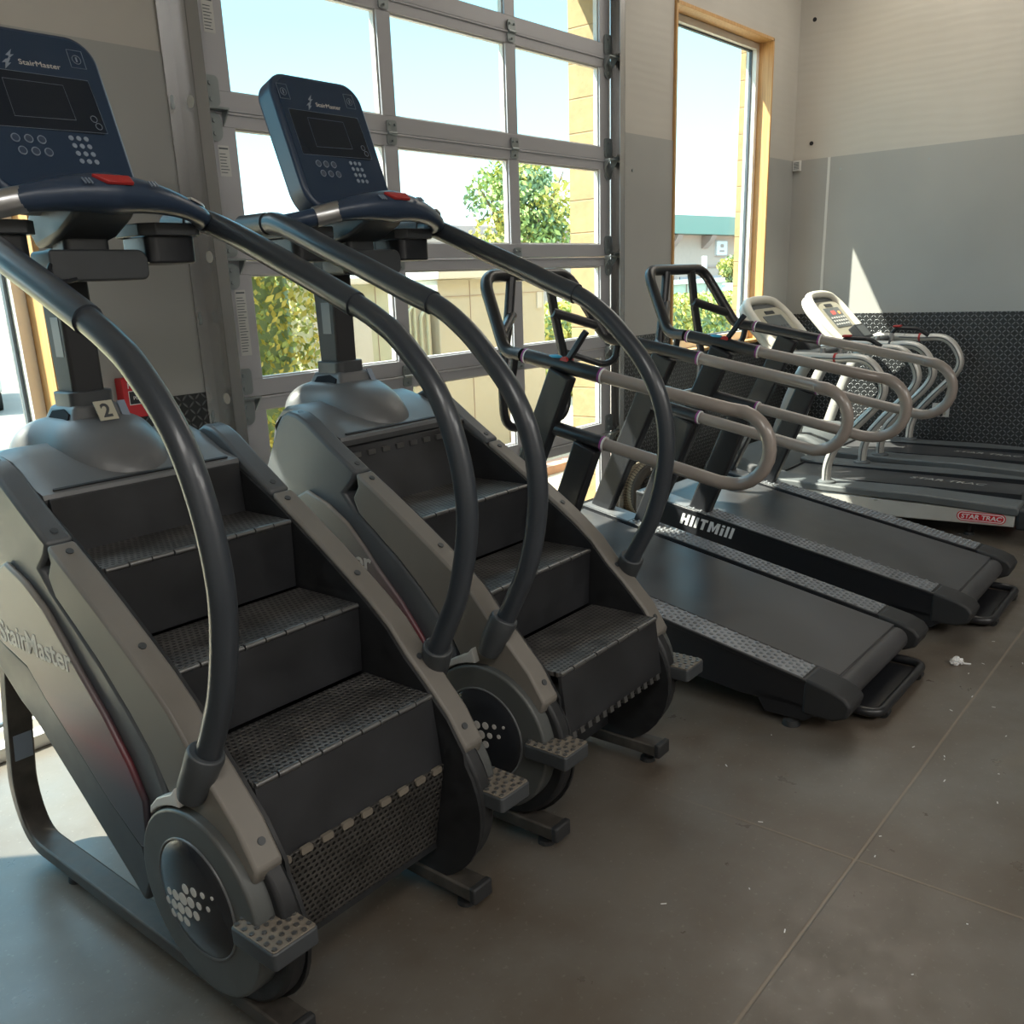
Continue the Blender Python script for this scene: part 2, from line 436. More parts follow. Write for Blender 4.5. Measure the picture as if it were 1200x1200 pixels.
struct('wall_left', B().box(XW-.1, XW, YB, .05, 0, ZC), 'siding', smooth=False)
# holes of the fastenings seen on the window wall
b = B()
for x, z in ((5.86, 2.40), (2.36, 2.72), (2.39, 2.33), (2.05, 2.9), (2.42, 1.22)): b.cyl((x, -.013, z), (x, 0, z), .009)
objs('panel_screw', b, 'zinc', wl)

def window(name, X0, X1, Zb, Zt, reveal=True):
    w = bpy.data.objects.new(name, None); C.objects.link(w); w['kind'] = 'structure'
    b = B()
    for x0, x1 in ((X0-.004, X0+.02), (X1-.02, X1+.004)): b.box(x0, x1, -.02, .13, Zb, Zt)
    b.box(X0, X1, -.02, .13, Zt-.02, Zt+.004)
    if Zb > .5: b.box(X0, X1, -.03, .13, Zb-.004, Zb+.02)
    obj('wood_reveal', b, 'wood', w, .002)
    f = B(); q = .05; z0 = Zb+(.02 if Zb > .5 else 0)
    a0, a1, zz = X0+.02-.0, X1-.02+.0, Zt-.02
    for x0, x1 in ((a0, a0+q), (a1-q, a1)): f.box(x0, x1, .10, .19, z0, zz)
    f.box(a0+q, a1-q, .10, .19, zz-q, zz); f.box(a0+q, a1-q, .10, .19, z0, z0+.07)
    fo = obj('window_frame', f, 'winframe', w, .003)
    gk = B(); k = .012
    for x0, x1 in ((a0+q, a0+q+k), (a1-q-k, a1-q)): gk.box(x0, x1, .138, .160, z0+.07, zz-q)
    gk.box(a0+q+k, a1-q-k, .138, .160, zz-q-k, zz-q); gk.box(a0+q+k, a1-q-k, .138, .160, z0+.07, z0+.07+k)
    obj('gasket', gk, 'gasket', fo)
    obj('pane', B().box(a0+q+k, a1-q-k, .145, .151, z0+.07+k, zz-q-k), 'glass', w, smooth=False)
    return w
window('window_1', W1[0], W1[1], W1[2], W1[3])
window('window_2', *W2)
# sill block of the left window on the floor
struct('trim_1', B().box(W1[0], W1[1], -.03, .05, 0, .055), 'winframe', bevel=.003)

# ---- sectional garage door
gd = bpy.data.objects.new('door_1', None); C.objects.link(gd); gd['kind'] = 'structure'
joints = [.0, .08+.0, .667, 1.255, 1.842, 2.432, 3.025, 3.62, 4.2]
joints = [.012, .667, 1.255, 1.842, 2.432, 3.025, 3.62, 4.21]
GX = [(2.60, 3.475), (3.567, 4.452), (4.542, 5.392)]
for i in range(len(joints)-1):
    z0, z1 = joints[i]+.0015, joints[i+1]-.0015
    y0, y1 = -.055, -.005
    if z1 > 4.3: break
    b = B()
    lo = .075 if i else .10; hi = .058
    b.box(2.465, 5.50, y0, y1, z0, z0+lo); b.box(2.465, 5.50, y0, y1, z1-hi, z1)
    for x0, x1 in ((2.465, GX[0][0]), (GX[0][1], GX[1][0]), (GX[1][1], GX[2][0]), (GX[2][1], 5.50)): b.box(x0, x1, y0+.001, y1, z0+lo, z1-hi)
    # ledge along the section's top and the shadow line above its foot
    b.box(2.465, 5.50, y0-.008, y0, z1-.010, z1)
    s_ = obj('door_section', b, 'alu', gd, .002)
    bd = B()
    for x0, x1 in GX:
        a, c = z0+lo, z1-hi
        for k in ((x0, x0+.008, a, c), (x1-.008, x1, a, c), (x0+.008, x1-.008, a, a+.008), (x0+.008, x1-.008, c-.008, c)): bd.box(k[0], k[1], -.040, -.012, k[2], k[3])
    obj('glazing_bead', bd, 'whiteplastic', s_)
    for x0, x1 in GX: obj('pane', B().box(x0+.002, x1-.002, -.028, -.022, z0+lo+.002, z1-hi-.002), 'glass', gd, smooth=False)
for i, z in enumerate(joints[1:6]):
    for x in (3.52, 4.497):
        h = B(); h.rrect(x-.032, x+.032, z-.005, z+.055, .012, -.068, -.060, 'y'); h.rrect(x-.032, x+.032, z-.055, z-.005, .012, -.0635, -.0555, 'y')
        h.cyl((x-.03, -.068, z-.003), (x+.03, -.068, z-.003), .008, 10)
        for dx, dz in ((-.018, .035), (.018, .035), (0, -.038)): h.cyl((x+dx, -.076, z+dz), (x+dx, -.06, z+dz), .006, 8)
        obj('hinge', h, 'zinc', gd)
    for sx, x in ((-1, 2.49), (1, 5.475)):
        h = B()
        h.rrect(x-.04, x+.045, z+.015, z+.13, .02, -.063, -.056, 'y'); h.rrect(x-.035, x+.04, z-.12, z-.01, (.035, .035, .035, .035), -.063, -.056, 'y')
        # the folded bracket that carries the roller
        h.box(x-.045, x+.055, -.105, -.06, z-.002, z+.006); h.prism([(-.06, z-.06), (-.06, z), (-.105, z+.004), (-.10, z-.01)], x+.046, x+.052, 'x'); h.prism([(-.06, z-.06), (-.06, z), (-.105, z+.004), (-.10, z-.01)], x-.044, x-.038, 'x')
        for dz in (.10, .04, -.04, -.09): h.cyl((x, -.07, z+dz), (x, -.058, z+dz), .009, 8)
        h.cyl((x+sx*.03, -.088, z+.014), (x+sx*.115, -.088, z+.014), .008, 10)
        ho = obj('roller_hinge', h, 'zinc', gd)
        r = B().lathe([(.004, -.012), (.024, -.012), (.024, .012), (.004, .012)], (x+sx*.105, -.088, z+.014), 'x', 16); obj('roller', r, 'whiteplastic', ho)
for sx, x in ((-1, 2.405), (1, 5.545)):
    t_ = B()
    # C shaped track and its wall angle
    t_.box(x-.03, x+.03, -.125, -.122, .0, ZC-.3); t_.box(x-.03, x+.03, -.058, -.055, .0, ZC-.3)
    t_.box(x+(.028 if sx > 0 else -.031), x+(.031 if sx > 0 else -.028), -.125, -.055, .0, ZC-.3)
    t_.box(x+sx*.03, x+sx*.085, -.016, -.012, 0, ZC-.3); t_.box(x+sx*.03-.0015, x+sx*.03+.0015, -.058, -.012, 0, ZC-.3)
    to = obj('track', t_, 'trackmetal', gd)
    for k in range(9):
        z = .35+k*.42
        obj('bracket_slot', B().rrect(x+sx*.068-.006, x+sx*.068+.006, z-.025, z+.025, .005, -.020, -.016, 'y'), 'whiteplastic' if sx > 0 else 'zinc', to)
lb = B()
for z0, z1 in ((2.72, 2.85), (2.18, 2.30), (1.44, 1.72)): lb.box(2.50, 2.555, -.0562, -.0555, z0, z1)
obj('safety_label', lb, 'whiteplastic', gd)
lt = B()
for z0, z1 in ((2.72, 2.85), (2.18, 2.30), (1.44, 1.72)):
    z = z1-.015
    lt.box(2.505, 2.55, -.0568, -.0562, z, z+.006); z -= .02
    while z > z0+.01: lt.box(2.505, 2.505+random.uniform(.03, .045), -.0567, -.0562, z, z+.003); z -= .012
obj('label_print', lt, 'gasket', gd)

# ------------------------------------------------------------------ wall fittings
e = thing('fire_alarm_box', 'red alarm box with a black label low on the wall by the left window', 'alarm box', (1.98, -.01, 1.24))
obj('body', B().rrect(-.07, .07, 0, .16, .006, -.055, 0, 'y'), 'redbox', e, .004)
obj('label', B().box(-.045, .06, -.0562, -.055, .055, .105), 'black', e)
obj('label_border', B().box(-.048, .063, -.0558, -.0548, .052, .108), 'white', e)
text('lettering', 'FIRE', .035, frame((-.05, -.0565, .118), (1, 0, 0), (0, 0, 1)), 'white', e)
text('lettering', 'PULL', .02, frame((-.03, -.0568, .072), (1, 0, 0), (0, 0, 1)), 'white', e)
e = thing('sensor_box', 'small white louvred sensor box in the room corner above the grey panel', 'sensor', (XE-.006, -.045, 2.545))
obj('body', B().box(-.03, 0, -.035, .035, 0, .085), 'whiteplastic', e, .004)
b = B()
for k in range(6): b.box(-.0312, -.029, -.024, .024, .016+k*.010, .020+k*.010)
objs('louvre', b, 'gasket', e)
e = thing('wall_outlet', 'white double power outlet on the diamond plate of the right wall', 'power outlet', (XE-.010, -1.425, .45))
obj('cover_plate', B().rrect(-.075, .065, 0, .115, .006, -.008, 0, 'x'), 'whiteplastic', e, .001)
b = B()
for y in (-.035, .03):
    for z in (.03, .075): b.rrect(y-.014, y+.014, z-.012, z+.014, .006, -.0095, -.008, 'x')
objs('socket', b, 'beigeface', e)
b = B().tube(smooth([(XE-.03, -1.375, .48), (XE-.05, -1.38, .40), (XE-.05, -1.40, .28), (XE-.06, -1.45, .12), (XE-.07, -1.50, .008), (XE-.08, -1.3, .008)]), .005, seg=8)
b.box(XE-.045, XE-.019, -1.388, -1.362, .465, .495)
tag(obj('power_cord', b, 'black'), 'black power cord hanging from the outlet, nearer the window', 'cord')
b = B().tube(smooth([(XE-.03, -1.44, .47), (XE-.045, -1.445, .38), (XE-.045, -1.45, .24), (XE-.05, -1.46, .008), (XE-.08, -1.6, .008)]), .003, seg=8)
b.box(XE-.04, XE-.019, -1.452, -1.43, .46, .482)
tag(obj('power_cord', b, 'black'), 'thin dark cord hanging from the outlet, farther from the window', 'cord')

# ------------------------------------------------------------------ stair climbers
HRAIL1 = [(1.03, 1.914), (.904, 1.914), (.845, 1.912), (.745, 1.882), (.629, 1.838), (.45, 1.765), (.30, 1.703), (.19, 1.655), (.125, 1.622), (.05, 1.572), (-.062, 1.452), (-.122, 1.315), (-.146, 1.17), (-.134, 1.05), (-.098, .92), (-.055, .83), (-.005, .735)]
HRAIL = [(1.03, 1.914), (.904, 1.914), (.845, 1.908), (.745, 1.871), (.629, 1.823), (.45, 1.752), (.30, 1.69), (.19, 1.647), (.115, 1.60), (.045, 1.54), (-.055, 1.43), (-.118, 1.31), (-.142, 1.18), (-.132, 1.05), (-.098, .92), (-.055, .83), (-.005, .735)]
FL = [(.577, 1.133), (.482, 1.075), (.368, 1.001), (.26, .928), (.185, .875), (.111, .815), (.05, .745), (-.018, .682), (-.1, .598), (-.155, .513)]
def on_circle(c, r, a0, a1, n):
    return [(c[0]+r*math.cos(math.radians(a0+(a1-a0)*i/n)), c[1]+r*math.sin(math.radians(a0+(a1-a0)*i/n))) for i in range(n+1)]
def stair_climber(loc, rz, label, E1, plate=False):
    T = thing('stair_climber', label, 'stair climber', (*loc, 0), rz, 'stair climbers by the garage door')
    # --- base frame: two flat steel straps that bend up at the rear, cross bars, levelling feet
    prof = [(-.0375, -.022), (.0375, -.022), (.0375, .022), (-.0375, .022)]
    for s in (-1, 1):
        path = rounded([(s*.322, -.165, .062), (s*.322, 1.15, .062), (s*.322, 1.205, .22), (s*.322, 1.13, .50), (s*.322, 1.05, .74)], [.16, .16, .1], 6)
        f = obj('base_rail', B().sweep(path, prof, (1, 0, 0)), 'dustybar', T, .006)
        obj('end_cap', B().box(s*.322-.039, s*.322+.039, -.178, -.155, .036, .088), 'rubber', f, .006)
        for v in (-.11, .92):
            ft = B().lathe([(.012, .045), (.012, .018), (.026, .014), (.028, 0), (.001, 0)], (s*.322, v, 0), 'z', 16); obj('levelling_foot', ft, 'rubber', f)
        if s < 0:
            fr = frame((s*.322-.028, 1.152, .345), (1, 0, 0), (0, -.28, 1))
            st = B().box(0, .056, 0, .095, -.001, .001, mtx=frame((s*.322-.028, 1.144, .345), (1, 0, 0), (0, -.24, 1))); 
            obj('warning_sticker', st, 'icon', f)
    obj('cross_bar', B().box(-.29, .29, .17, .235, .045, .085), 'steelblack', T, .006)
    obj('cross_bar', B().box(-.29, .29, 1.12, 1.16, .48, .54), 'steelblack', T, .006)
    # --- inner shell and drum
    b = B()
    for s in (-1, 1):
        a, c = (s*.302, s*.292)
        pts = FL[::-1]+[(.714, 1.205), (.97, 1.24), (1.10, .95), (.95, .60), (.45, .28), (.30, .15), (.18, .085)]+on_circle((.06, .33), .265, -75, -215, 14)[1:]
        b.prism([(p[0], p[1]-.012) for p in pts], min(a, c), max(a, c), 'x')
    obj('inner_wall', b, 'liner', T)
    b = B()
    for s in (-1, 1):
        b.prism(on_circle((.055, .335), .262, 0, 360, 40)[:-1], min(s*.302, s*.352), max(s*.302, s*.352), 'x')
    objs('drum_housing', b, 'liner', T, .01)
    obj('rear_cover', B().prism([(.80, 1.22), (1.0, 1.20), (1.10, .95), (.97, .62), (.45, .28), (.30, .20), (.30, .26), (.85, .66)], -.292, .292, 'x'), 'charcoal2', T)
    # --- side mouldings
    for s in (-1, 1):
        def X(a, c): return (min(s*a, s*c), max(s*a, s*c))
        up = [(.577, 1.136), (.70, 1.215), (.80, 1.284), (.85, 1.308), (.895, 1.316), (.93, 1.30), (.965, 1.255), (1.035, 1.125), (1.12, 1.0), (1.17, .90), (1.165, .80), (1.06, .745), (1.0, .70), (.82, .58), (.62, .42), (.41, .26), (.29, .30), (.18, .45), (.19, .586), (.224, .676), (.303, .762), (.411, .863), (.512, .941), (.60, 1.01), (.645, 1.06), (.60, 1.10)]
        sp = obj('upper_shroud', B().prism(up, *X(.303, .374)), 'charcoal', T, .012, seg=3)
        lp = FL+[(-.145, .48), (-.11, .455), (-.05, .43), (.05, .45)]+[(.165, .59), (.216, .676), (.295, .765), (.403, .866), (.504, .944), (.58, 1.0), (.60, 1.05), (.572, 1.09)]
        lo = obj('lower_panel', B().prism(lp, *X(.303, .377)), 'taupe', T, .008, seg=2)
        b = B()
        def fz(v):
            pts = [(.96, 1.262), (.895, 1.318), (.80, 1.286)]+FL
            for p, q in zip(pts, pts[1:]):
                if q[0] <= v <= p[0]: return q[1]+(v-q[0])/(p[0]-q[0])*(p[1]-q[1])
            return 1.2
        for v in (.869, .61, .545, .26, .03, -.125):
            z = fz(v); d = Vector((0, fz(v+.01)-fz(v-.01), -.02)).normalized()
            nrm = Vector((0, -d.y if False else -(fz(v+.01)-fz(v-.01)), .02)).normalized()
            p = Vector((s*.335, v, z)); b.cyl(p-nrm*.004, p+nrm*.0035, .0095, 14)
        objs('panel_screw', b, 'charcoal2', T)
        ac = [(.95, .99), (.813, 1.056), (.714, 1.02), (.626, .966), (.55, .891), (.5, .834), (.398, .734), (.314, .629), (.265, .542), (.285, .40), (.319, .394), (.449, .475), (.596, .593), (.718, .687), (.80, .765), (.93, .80), (1.05, .85), (1.06, .93)]
        ap = obj('accent_panel', B().prism(ac, *X(.374, .392)), 'accent', T, .008, seg=3)
        fr = [(1.06, .85), (.93, .80), (.80, .765), (.718, .687), (.596, .593), (.449, .475), (.319, .394), (.30, .30), (.36, .21), (.412, .255), (.632, .435), (.822, .586), (.905, .629), (1.008, .708), (1.10, .78)]
        obj('frame_rail', B().prism(fr, *X(.33, .386)), 'charcoal2', T, .012, seg=3)
        if s < 0: text('lettering', 'StairMaster', .088, frame((-.3926, .93, .815), (0, -1, 0), (0, 0, 1)), 'lettering', ap, sx=1.0, bold=.0018)
        else: text('lettering', 'StairMaster', .088, frame((.3926, .50, .815), (0, 1, 0), (0, 0, 1)), 'lettering', ap, sx=1.0, bold=.0018)
        # foot disc with cap
        dc = (.062, .352)
        b = B().prism(on_circle(dc, .236, 0, 360, 56)[:-1], *X(.303, .402), 'x')
        dk = obj('side_disc', b, 'discgrey', T, .008, seg=3)
        cr = on_circle(dc, .242, 46, 84, 12)+[(.100, .640), (.120, .618), (.150, .604), (.188, .584), (.222, .552)]
        obj('crescent_trim', B().prism(cr, *X(.37, .399)), 'whiteplastic', T, .004)
        cc = (.065, .364); w = s*.402
        b = B().lathe([(.001, w+s*.022), (.05, w+s*.0215), (.105, w+s*.016), (.138, w+s*.008), (.150, w), (.150, w-s*.01)][::1], (0, cc[0], cc[1]), 'x', 48)
        cp = obj('disc_cap', b, 'capblack', dk)
        obj('cap_rim', B().tube([(w+s*.001, cc[0]+.151*math.cos(2*PI*i/60), cc[1]+.151*math.sin(2*PI*i/60)) for i in range(60)], .0035, (1, 0, 0), 8, closed=True), 'grey', cp)
        b = B()
        for r_, row in enumerate(((0, 0, .013), (1, 0, .015), (2, 0, .014), (3, 0, .012), (0, 1, .014), (1, 1, .016), (2, 1, .014), (3, 1, .010), (4, 1, .007), (1, 2, .013), (2, 2, .012), (3, 2, .008), (4, 2, .005), (0, -1, .011), (1, -1, .012), (-1, 0, .010), (-1, 1, .010), (2, -1, .013))):
            a, c_, r = row
            vv = cc[0]+.072-(a*.033+c_*.017); zz = cc[1]-.035+c_*.034+a*.005
            rr = math.hypot(vv-cc[0], zz-cc[1]); hx = w+s*(.0232-.62*rr*rr)
            b.cyl((hx-s*.002, vv, zz), (hx+s*.0005, vv, zz), r, 12)
        objs('dot_pattern', b, 'lettering', cp)
        # fixed foot pad beside the drum
        px0, px1 = X(.312, .434)
        b = B().rrect(px0, px1, -.268, -.115, .010, .350, .394, 'z')
        fp = obj('foot_pad', b, 'charcoal2', T, .004)
        obj('pad_surface', B().rrect(px0+.003, px1-.003, -.265, -.118, .008, .394, .3975, 'z'), 'padtop', fp, .001)
        b = B()
        for i in range(6):
            for j in range(6):
                b.cyl((px0+.012+i*.0196, -.257+j*.026+(i % 2)*.008, .397), (px0+.012+i*.0196, -.257+j*.026+(i % 2)*.008, .4005), .0062, 8)
        obj('grip_stud', b, 'hingemetal', fp)
        obj('pad_bracket', B().prism([(-.235, .352), (-.13, .352), (-.05, .27), (-.10, .25)], *X(.33, .352), 'x'), 'steelblack', T)
    # --- steps
    rise, run = .2075, .2665
    v, z = E1
    for k in range(4):
        ve, ze = v-k*run, z-k*rise
        if k == 3: break
        stp = bpy.data.objects.new('step', None); C.objects.link(stp); stp.parent = T
        back = ve+run-.002 if k else .70
        obj('tread', B().box(-.288, .288, ve+.012, back, ze-.016, ze), 'tread', stp, .002)
        b = B()
        nk = 9; w = .576/nk
        for i in range(nk):
            b.cyl((-.288+i*w+.002, ve+.006, ze-.006), (-.288+(i+1)*w-.002, ve+.006, ze-.006), .0085 if i % 2 else .0072, 10)
        obj('hinge', b, 'hingemetal', stp)
        zb = ze-rise+.002
        vb = ve+.012
        if k == 2: zb = ze-.20; vb = ve-.02
        obj('riser', B().prism([(ve+.004, ze-.012), (ve+.016, ze-.012), (vb+.012, zb), (vb, zb)], -.288, .288, 'x'), 'riser', stp)
    # the step turning under the drum
    ve, ze = v-2*run, z-2*rise-.20
    stp = bpy.data.objects.new('step', None); C.objects.link(stp); stp.parent = T
    v0 = ve-.018
    if E1[0] > .42:   # hangs outward, its tread in view
        obj('tread', B().prism([(v0-.010, ze), (v0+.006, ze), (v0+.055, ze-.265), (v0+.040, ze-.268)], -.288, .288, 'x'), 'treadv', stp, .002)
        b = B()
        for i in range(9): b.rrect(-.288+i*.064+.014, -.288+i*.064+.048, ze-.014, ze+.004, .005, v0-.016, v0-.006, 'y')
        objs('hinge', b, 'padtop', stp)
        b = B()
        obj('riser', B().box(-.288, .288, v0+.04, v0+.30, ze-.285, ze-.265), 'liner', stp)
    else:
        obj('tread', B().prism([(v0-.006, ze), (v0+.006, ze), (v0+.24, ze-.09), (v0+.23, ze-.10)], -.288, .288, 'x'), 'treadv', stp, .002)
        b = B()
        for i in range(13): b.prism([(v0-.008, ze+.008), (v0-.012, ze-.012), (v0+.004, ze-.016)], -.275+i*.043, -.255+i*.043, 'x')
        objs('hinge', b, 'hingemetal', stp)
        obj('riser', B().prism([(v0+.22, ze-.08), (v0+.235, ze-.08), (v0+.23, ze-.26), (v0+.215, ze-.26)], -.288, .288, 'x'), 'liner', stp)
    # --- fascia under the top cover
    if E1[0] > .42: fb = [(.706, 1.215), (.745, 1.215), (.745, E1[1]-.05), (.70, E1[1]-.012)]
    else: fb = [(.712, 1.19), (.745, 1.19), (.70, E1[1]-.05), (.64, E1[1]-.012)]
    obj('fascia', B().prism(fb, -.29, .29, 'x'), 'riser', T, .002)
    if E1[0] <= .42:
        b = B()
        for i in range(8): b.box(-.27+i*.07, -.235+i*.07, .694, .706, 1.155, 1.172)
        objs('fascia_lug', b, 'hingemetal', T)
        b = B().cyl((.255, .70, 1.15), (.292, .70, 1.15), .014, 12); b.cyl((.262, .69, 1.205), (.292, .69, 1.205), .012, 12)
        objs('fascia_roller', b, 'black', T)
    # --- top cover
    prof_top = [(.712, 1.214), (.716, 1.226), (.80, 1.262), (.90, 1.303), (.97, 1.322), (1.02, 1.316), (1.06, 1.28), (1.09, 1.20), (1.13, 1.05), (1.165, .92)]
    NB = 20; b = B(); rows = []
    for j, (pv, pz) in enumerate(prof_top):
        row = []
        for i in range(NB+1):
            u = -.299+.598*i/NB; edge = max(0, (abs(u)-.255)/.044)
            row.append(b.bm.verts.new((u, pv+(.006*edge*edge if j < 3 else -.01*edge*edge), pz-(.012*edge*edge if j > 1 else 0))))
        rows.append(row)
    low = [[b.bm.verts.new((r.co.x, r.co.y+(.012 if j < 7 else -.03), r.co.z-.02)) for r in row] for j, row in enumerate(rows)]
    for L, fl in ((rows, 0), (low, 1)):
        for j in range(len(L)-1):
            for i in range(NB):
                q = (L[j][i], L[j][i+1], L[j+1][i+1], L[j+1][i]); b.bm.faces.new(q if not fl else q[::-1])
    for j in range(len(rows)-1):
        b.bm.faces.new((rows[j][0], rows[j+1][0], low[j+1][0], low[j][0])); b.bm.faces.new((rows[j+1][NB], rows[j][NB], low[j][NB], low[j+1][NB]))
    for i in range(NB):
        b.bm.faces.new((rows[0][i+1], rows[0][i], low[0][i], low[0][i+1])); b.bm.faces.new((rows[-1][i], rows[-1][i+1], low[-1][i+1], low[-1][i]))
    tc = obj('top_cover', b, 'grey', T)
    mt = frame((0, .728, 1.234), (1, 0, 0), (0, .92, .40))
    obj('cover_groove', B().rrect(-.268, .268, -.003, .005, .004, -.004, .0015, 'z', mtx=mt), 'liner', tc)
    # bulge that runs up to the mast
    b = B()
    NS, NR = 32, 10
    rings = []
    for k in range(NR+1):
        q = k/NR; ring = []
        for i in range(NS):
            a = 2*PI*i/NS; ca, sa = math.cos(a), math.sin(a)
            # footprint: round nose to the front, straight shoulders to the sides at the back
            fx = .165+.105*max(0, sa)
            fy = .245 if sa < 0 else .16
            cx = math.copysign(abs(ca)**(.8 if sa < 0 else .45), ca); sy = math.copysign(abs(sa)**(.9 if sa < 0 else .6), sa)
            rr = math.cos(q*PI/2)**.75 if q < 1 else .02
            hgt = .096*math.sin(q*PI/2)
            tx, ty = .07, .065
            wx = tx+(fx-tx)*rr; wy = ty+(fy-ty)*rr
            x = cx*wx*(rr*.3+.7 if q > .95 else 1); y = .985+.035*q+sy*wy
            zb = 1.262+(.04 if y > .93 else .04*(y-.74)/.19 if y > .74 else 0)
            ring.append(b.bm.verts.new((x, y, zb-.035+hgt+.02*q)))
        rings.append(ring)
    for k in range(NR):
        for i in range(NS): b.bm.faces.new((rings[k][i], rings[k][(i+1) % NS], rings[k+1][(i+1) % NS], rings[k+1][i]))
    b.bm.faces.new(rings[-1]); b.bm.faces.new(rings[0][::-1])
    bg = obj('mast_bulge', b, 'grey', tc)
    b = B(); lo_ = [(-.112, .905), (.112, .905), (.112, 1.13), (-.112, 1.13)]; hi_ = [(-.068, .953), (.068, .953), (.068, 1.094), (-.068, 1.094)]
    A_ = [b.bm.verts.new((p[0], p[1], 1.325)) for p in lo_]; B_ = [b.bm.verts.new((p[0], p[1], 1.415)) for p in hi_]
    fs = [b.bm.faces.new(A_), b.bm.faces.new(B_)]+[b.bm.faces.new((A_[i], A_[(i+1) % 4], B_[(i+1) % 4], B_[i])) for i in range(4)]
    bmesh.ops.recalc_face_normals(b.bm, faces=fs)
    obj('mast_foot', b, 'grey', tc, .012, seg=3)
    # dark cheek beside the mast foot
    for s in (-1, 1):
        obj('cheek_vent', B().prism([(-.075, -.035), (.075, -.035), (.06, .03), (.02, .044), (-.045, .036)], -.003, .004, 'z', mtx=frame((s*.093, 1.02, 1.366), (0, s*1., 0), (-s*.44, 0, .9))), 'cheek', tc, .002)
    b = B().box(-.012, .012, -.05, .05, -.001, .003, mtx=frame((.072, .925, 1.372), (1, 0, 0), (0, .48, .9)))
    obj('badge', b, 'icon', tc)
    if plate:
        mm = frame((.0, .903, 1.398), (1, 0, 0), (0, .50, .88))
        p_ = obj('number_plate', B().box(-.028, .028, -.03, .03, -.002, .002, mtx=mm), 'beigeface', tc)
        text('numeral', '2', .058, mm @ Matrix.Translation((0, -.02, .0022)), 'charcoal2', p_, align='CENTER', bold=.0015)
    # --- mast, collar and console support
    obj('mast_collar', B().rrect(-.066, .066, .955, 1.09, .03, 1.36, 1.452, 'z'), 'charcoal2', T, .004)
    obj('mast', B().prism([(.98, 1.40), (1.075, 1.40), (1.085, 1.72), (1.07, 1.80), (1.03, 1.84), (.88, 1.86), (.88, 1.80), (.975, 1.775)], -.048, .048, 'x'), 'rubber', T, .01, seg=3)
    obj('mast_label', B().box(-.0492, -.048, 1.0, 1.045, 1.55, 1.66), 'charcoal', T)
    obj('device_box', B().rrect(-.128, .152, 1.752, 1.832, (.03, .012, .012, .02), .82, .93, 'y'), 'charcoal2', T, .005)
    obj('cable_hook', B().tube(smooth([(-.12, .83, 1.80), (-.14, .81, 1.775), (-.115, .80, 1.752), (-.07, .81, 1.757)]), .006, seg=8), 'black', T)
    hub = B().prism([(.70, 1.945), (.75, 1.905), (.84, 1.865), (.98, 1.84), (1.02, 1.90), (.98, 1.955), (.80, 1.972)], -.085, .085, 'x'); hub.rrect(-.06, .07, .86, .95, .02, 1.82, 1.88, 'z')
    obj('console_neck', hub, 'charcoal2', T, .015, seg=3)
    # front bar that joins both rails
    fb = smooth([(-.365, .86, 1.908), (-.30, .775, 1.922), (-.20, .735, 1.945), (-.08, .715, 1.960), (.08, .715, 1.960), (.20, .735, 1.945), (.30, .775, 1.922), (.365, .86, 1.908)], 6)
    scl = [1+.9*max(0, 1-abs(p.x)/.26) for p in fb]
    hb = obj('front_bar', B().tube(fb, .027, (0, 0, 1), 16, .030, scale=scl), 'consoleface', T)
    for s in (-1, 1):
        pth = [Vector(p) for p in fb if (.17 < -p.x < .30 if s < 0 else .25 < p.x < .33)]
        if s > 0: pth = pth
        if s < 0: obj('heart_rate_grip', B().tube(pth, .032, (0, 0, 1), 16, .034), 'metal', hb)
        else: obj('grip_inlay', B().sweep([p+Vector((-.006, -.016, .028)) for p in pth], [(-.003, -.012), (.003, -.012), (.003, .012), (-.003, .012)], (0, 0, 1)), 'silver', hb)
    mm = frame((0, .668, 1.985), (1, 0, 0), (0, .62, .5))
    rb = B().prism([(-.055, .018), (.045, .018), (.045, -.012), (-.025, -.012)], 0, .010, 'z', mtx=mm)
    obj('stop_button', rb, 'red', hb, .002)
    b = B()
    for x in (-.085, .095):
        for k in range(3): b.box(x+k*.009, x+k*.009+.004, -.012, .010, .0, .003, mtx=mm)
    objs('control_mark', b, 'icon', hb)
    # --- cup holders
    for s in (-1, 1):
        x0, x1 = (min(s*.15, s*.335), max(s*.15, s*.335))
        c = B().rrect(x0+.014, x1-.014, .825, .985, .03, 1.795, 1.872, 'z')
        ch = obj('cup_holder', c, 'black', T, .006)
        r_ = B().sweep([Vector((p[0], p[1], 1.886)) for p in [(x0+.03, .81), (x1-.03, .81), (x1, .84), (x1, .965), (x1-.03, .995), (x0+.03, .995), (x0, .965), (x0, .84)]], [(-.017, -.006), (.017, -.006), (.017, .006), (-.017, .006)], (0, 0, 1), True)
        obj('rim', r_, 'charcoal2', ch, .003)
    # --- console head
    fm = frame((0, .9, 2.065), (1, 0, 0), (0, .347, .938))
    hd = B().rrect(-.215, .190, -.125, .355, (.075, .075, .10, .06), -.085, 0, 'z', 10, mtx=fm)
    head = obj('console', hd, 'consoleface', T, .014, seg=4)
    obj('face_overlay', B().rrect(-.195, .178, -.09, .34, (.065, .065, .05, .03), 0, .0015, 'z', 8, mtx=fm), 'gloss', head)
    obj('screen', B().rrect(-.17, .142, .075, .228, (.02, .012, .012, .012), .0015, .0028, 'z', 5, mtx=fm), 'screen', head)
    b = B()
    def ring(x, y, r, w=.0016, n=20):
        pts = [Vector((x+r*math.cos(2*PI*i/n), y+r*math.sin(2*PI*i/n), .003)) for i in range(n)]
        b.sweep([fm @ p for p in pts], [(-w/2, -.0006), (w/2, -.0006), (w/2, .0006), (-w/2, .0006)], (0, .35, -.9) if False else (0, -.938, .347), True)
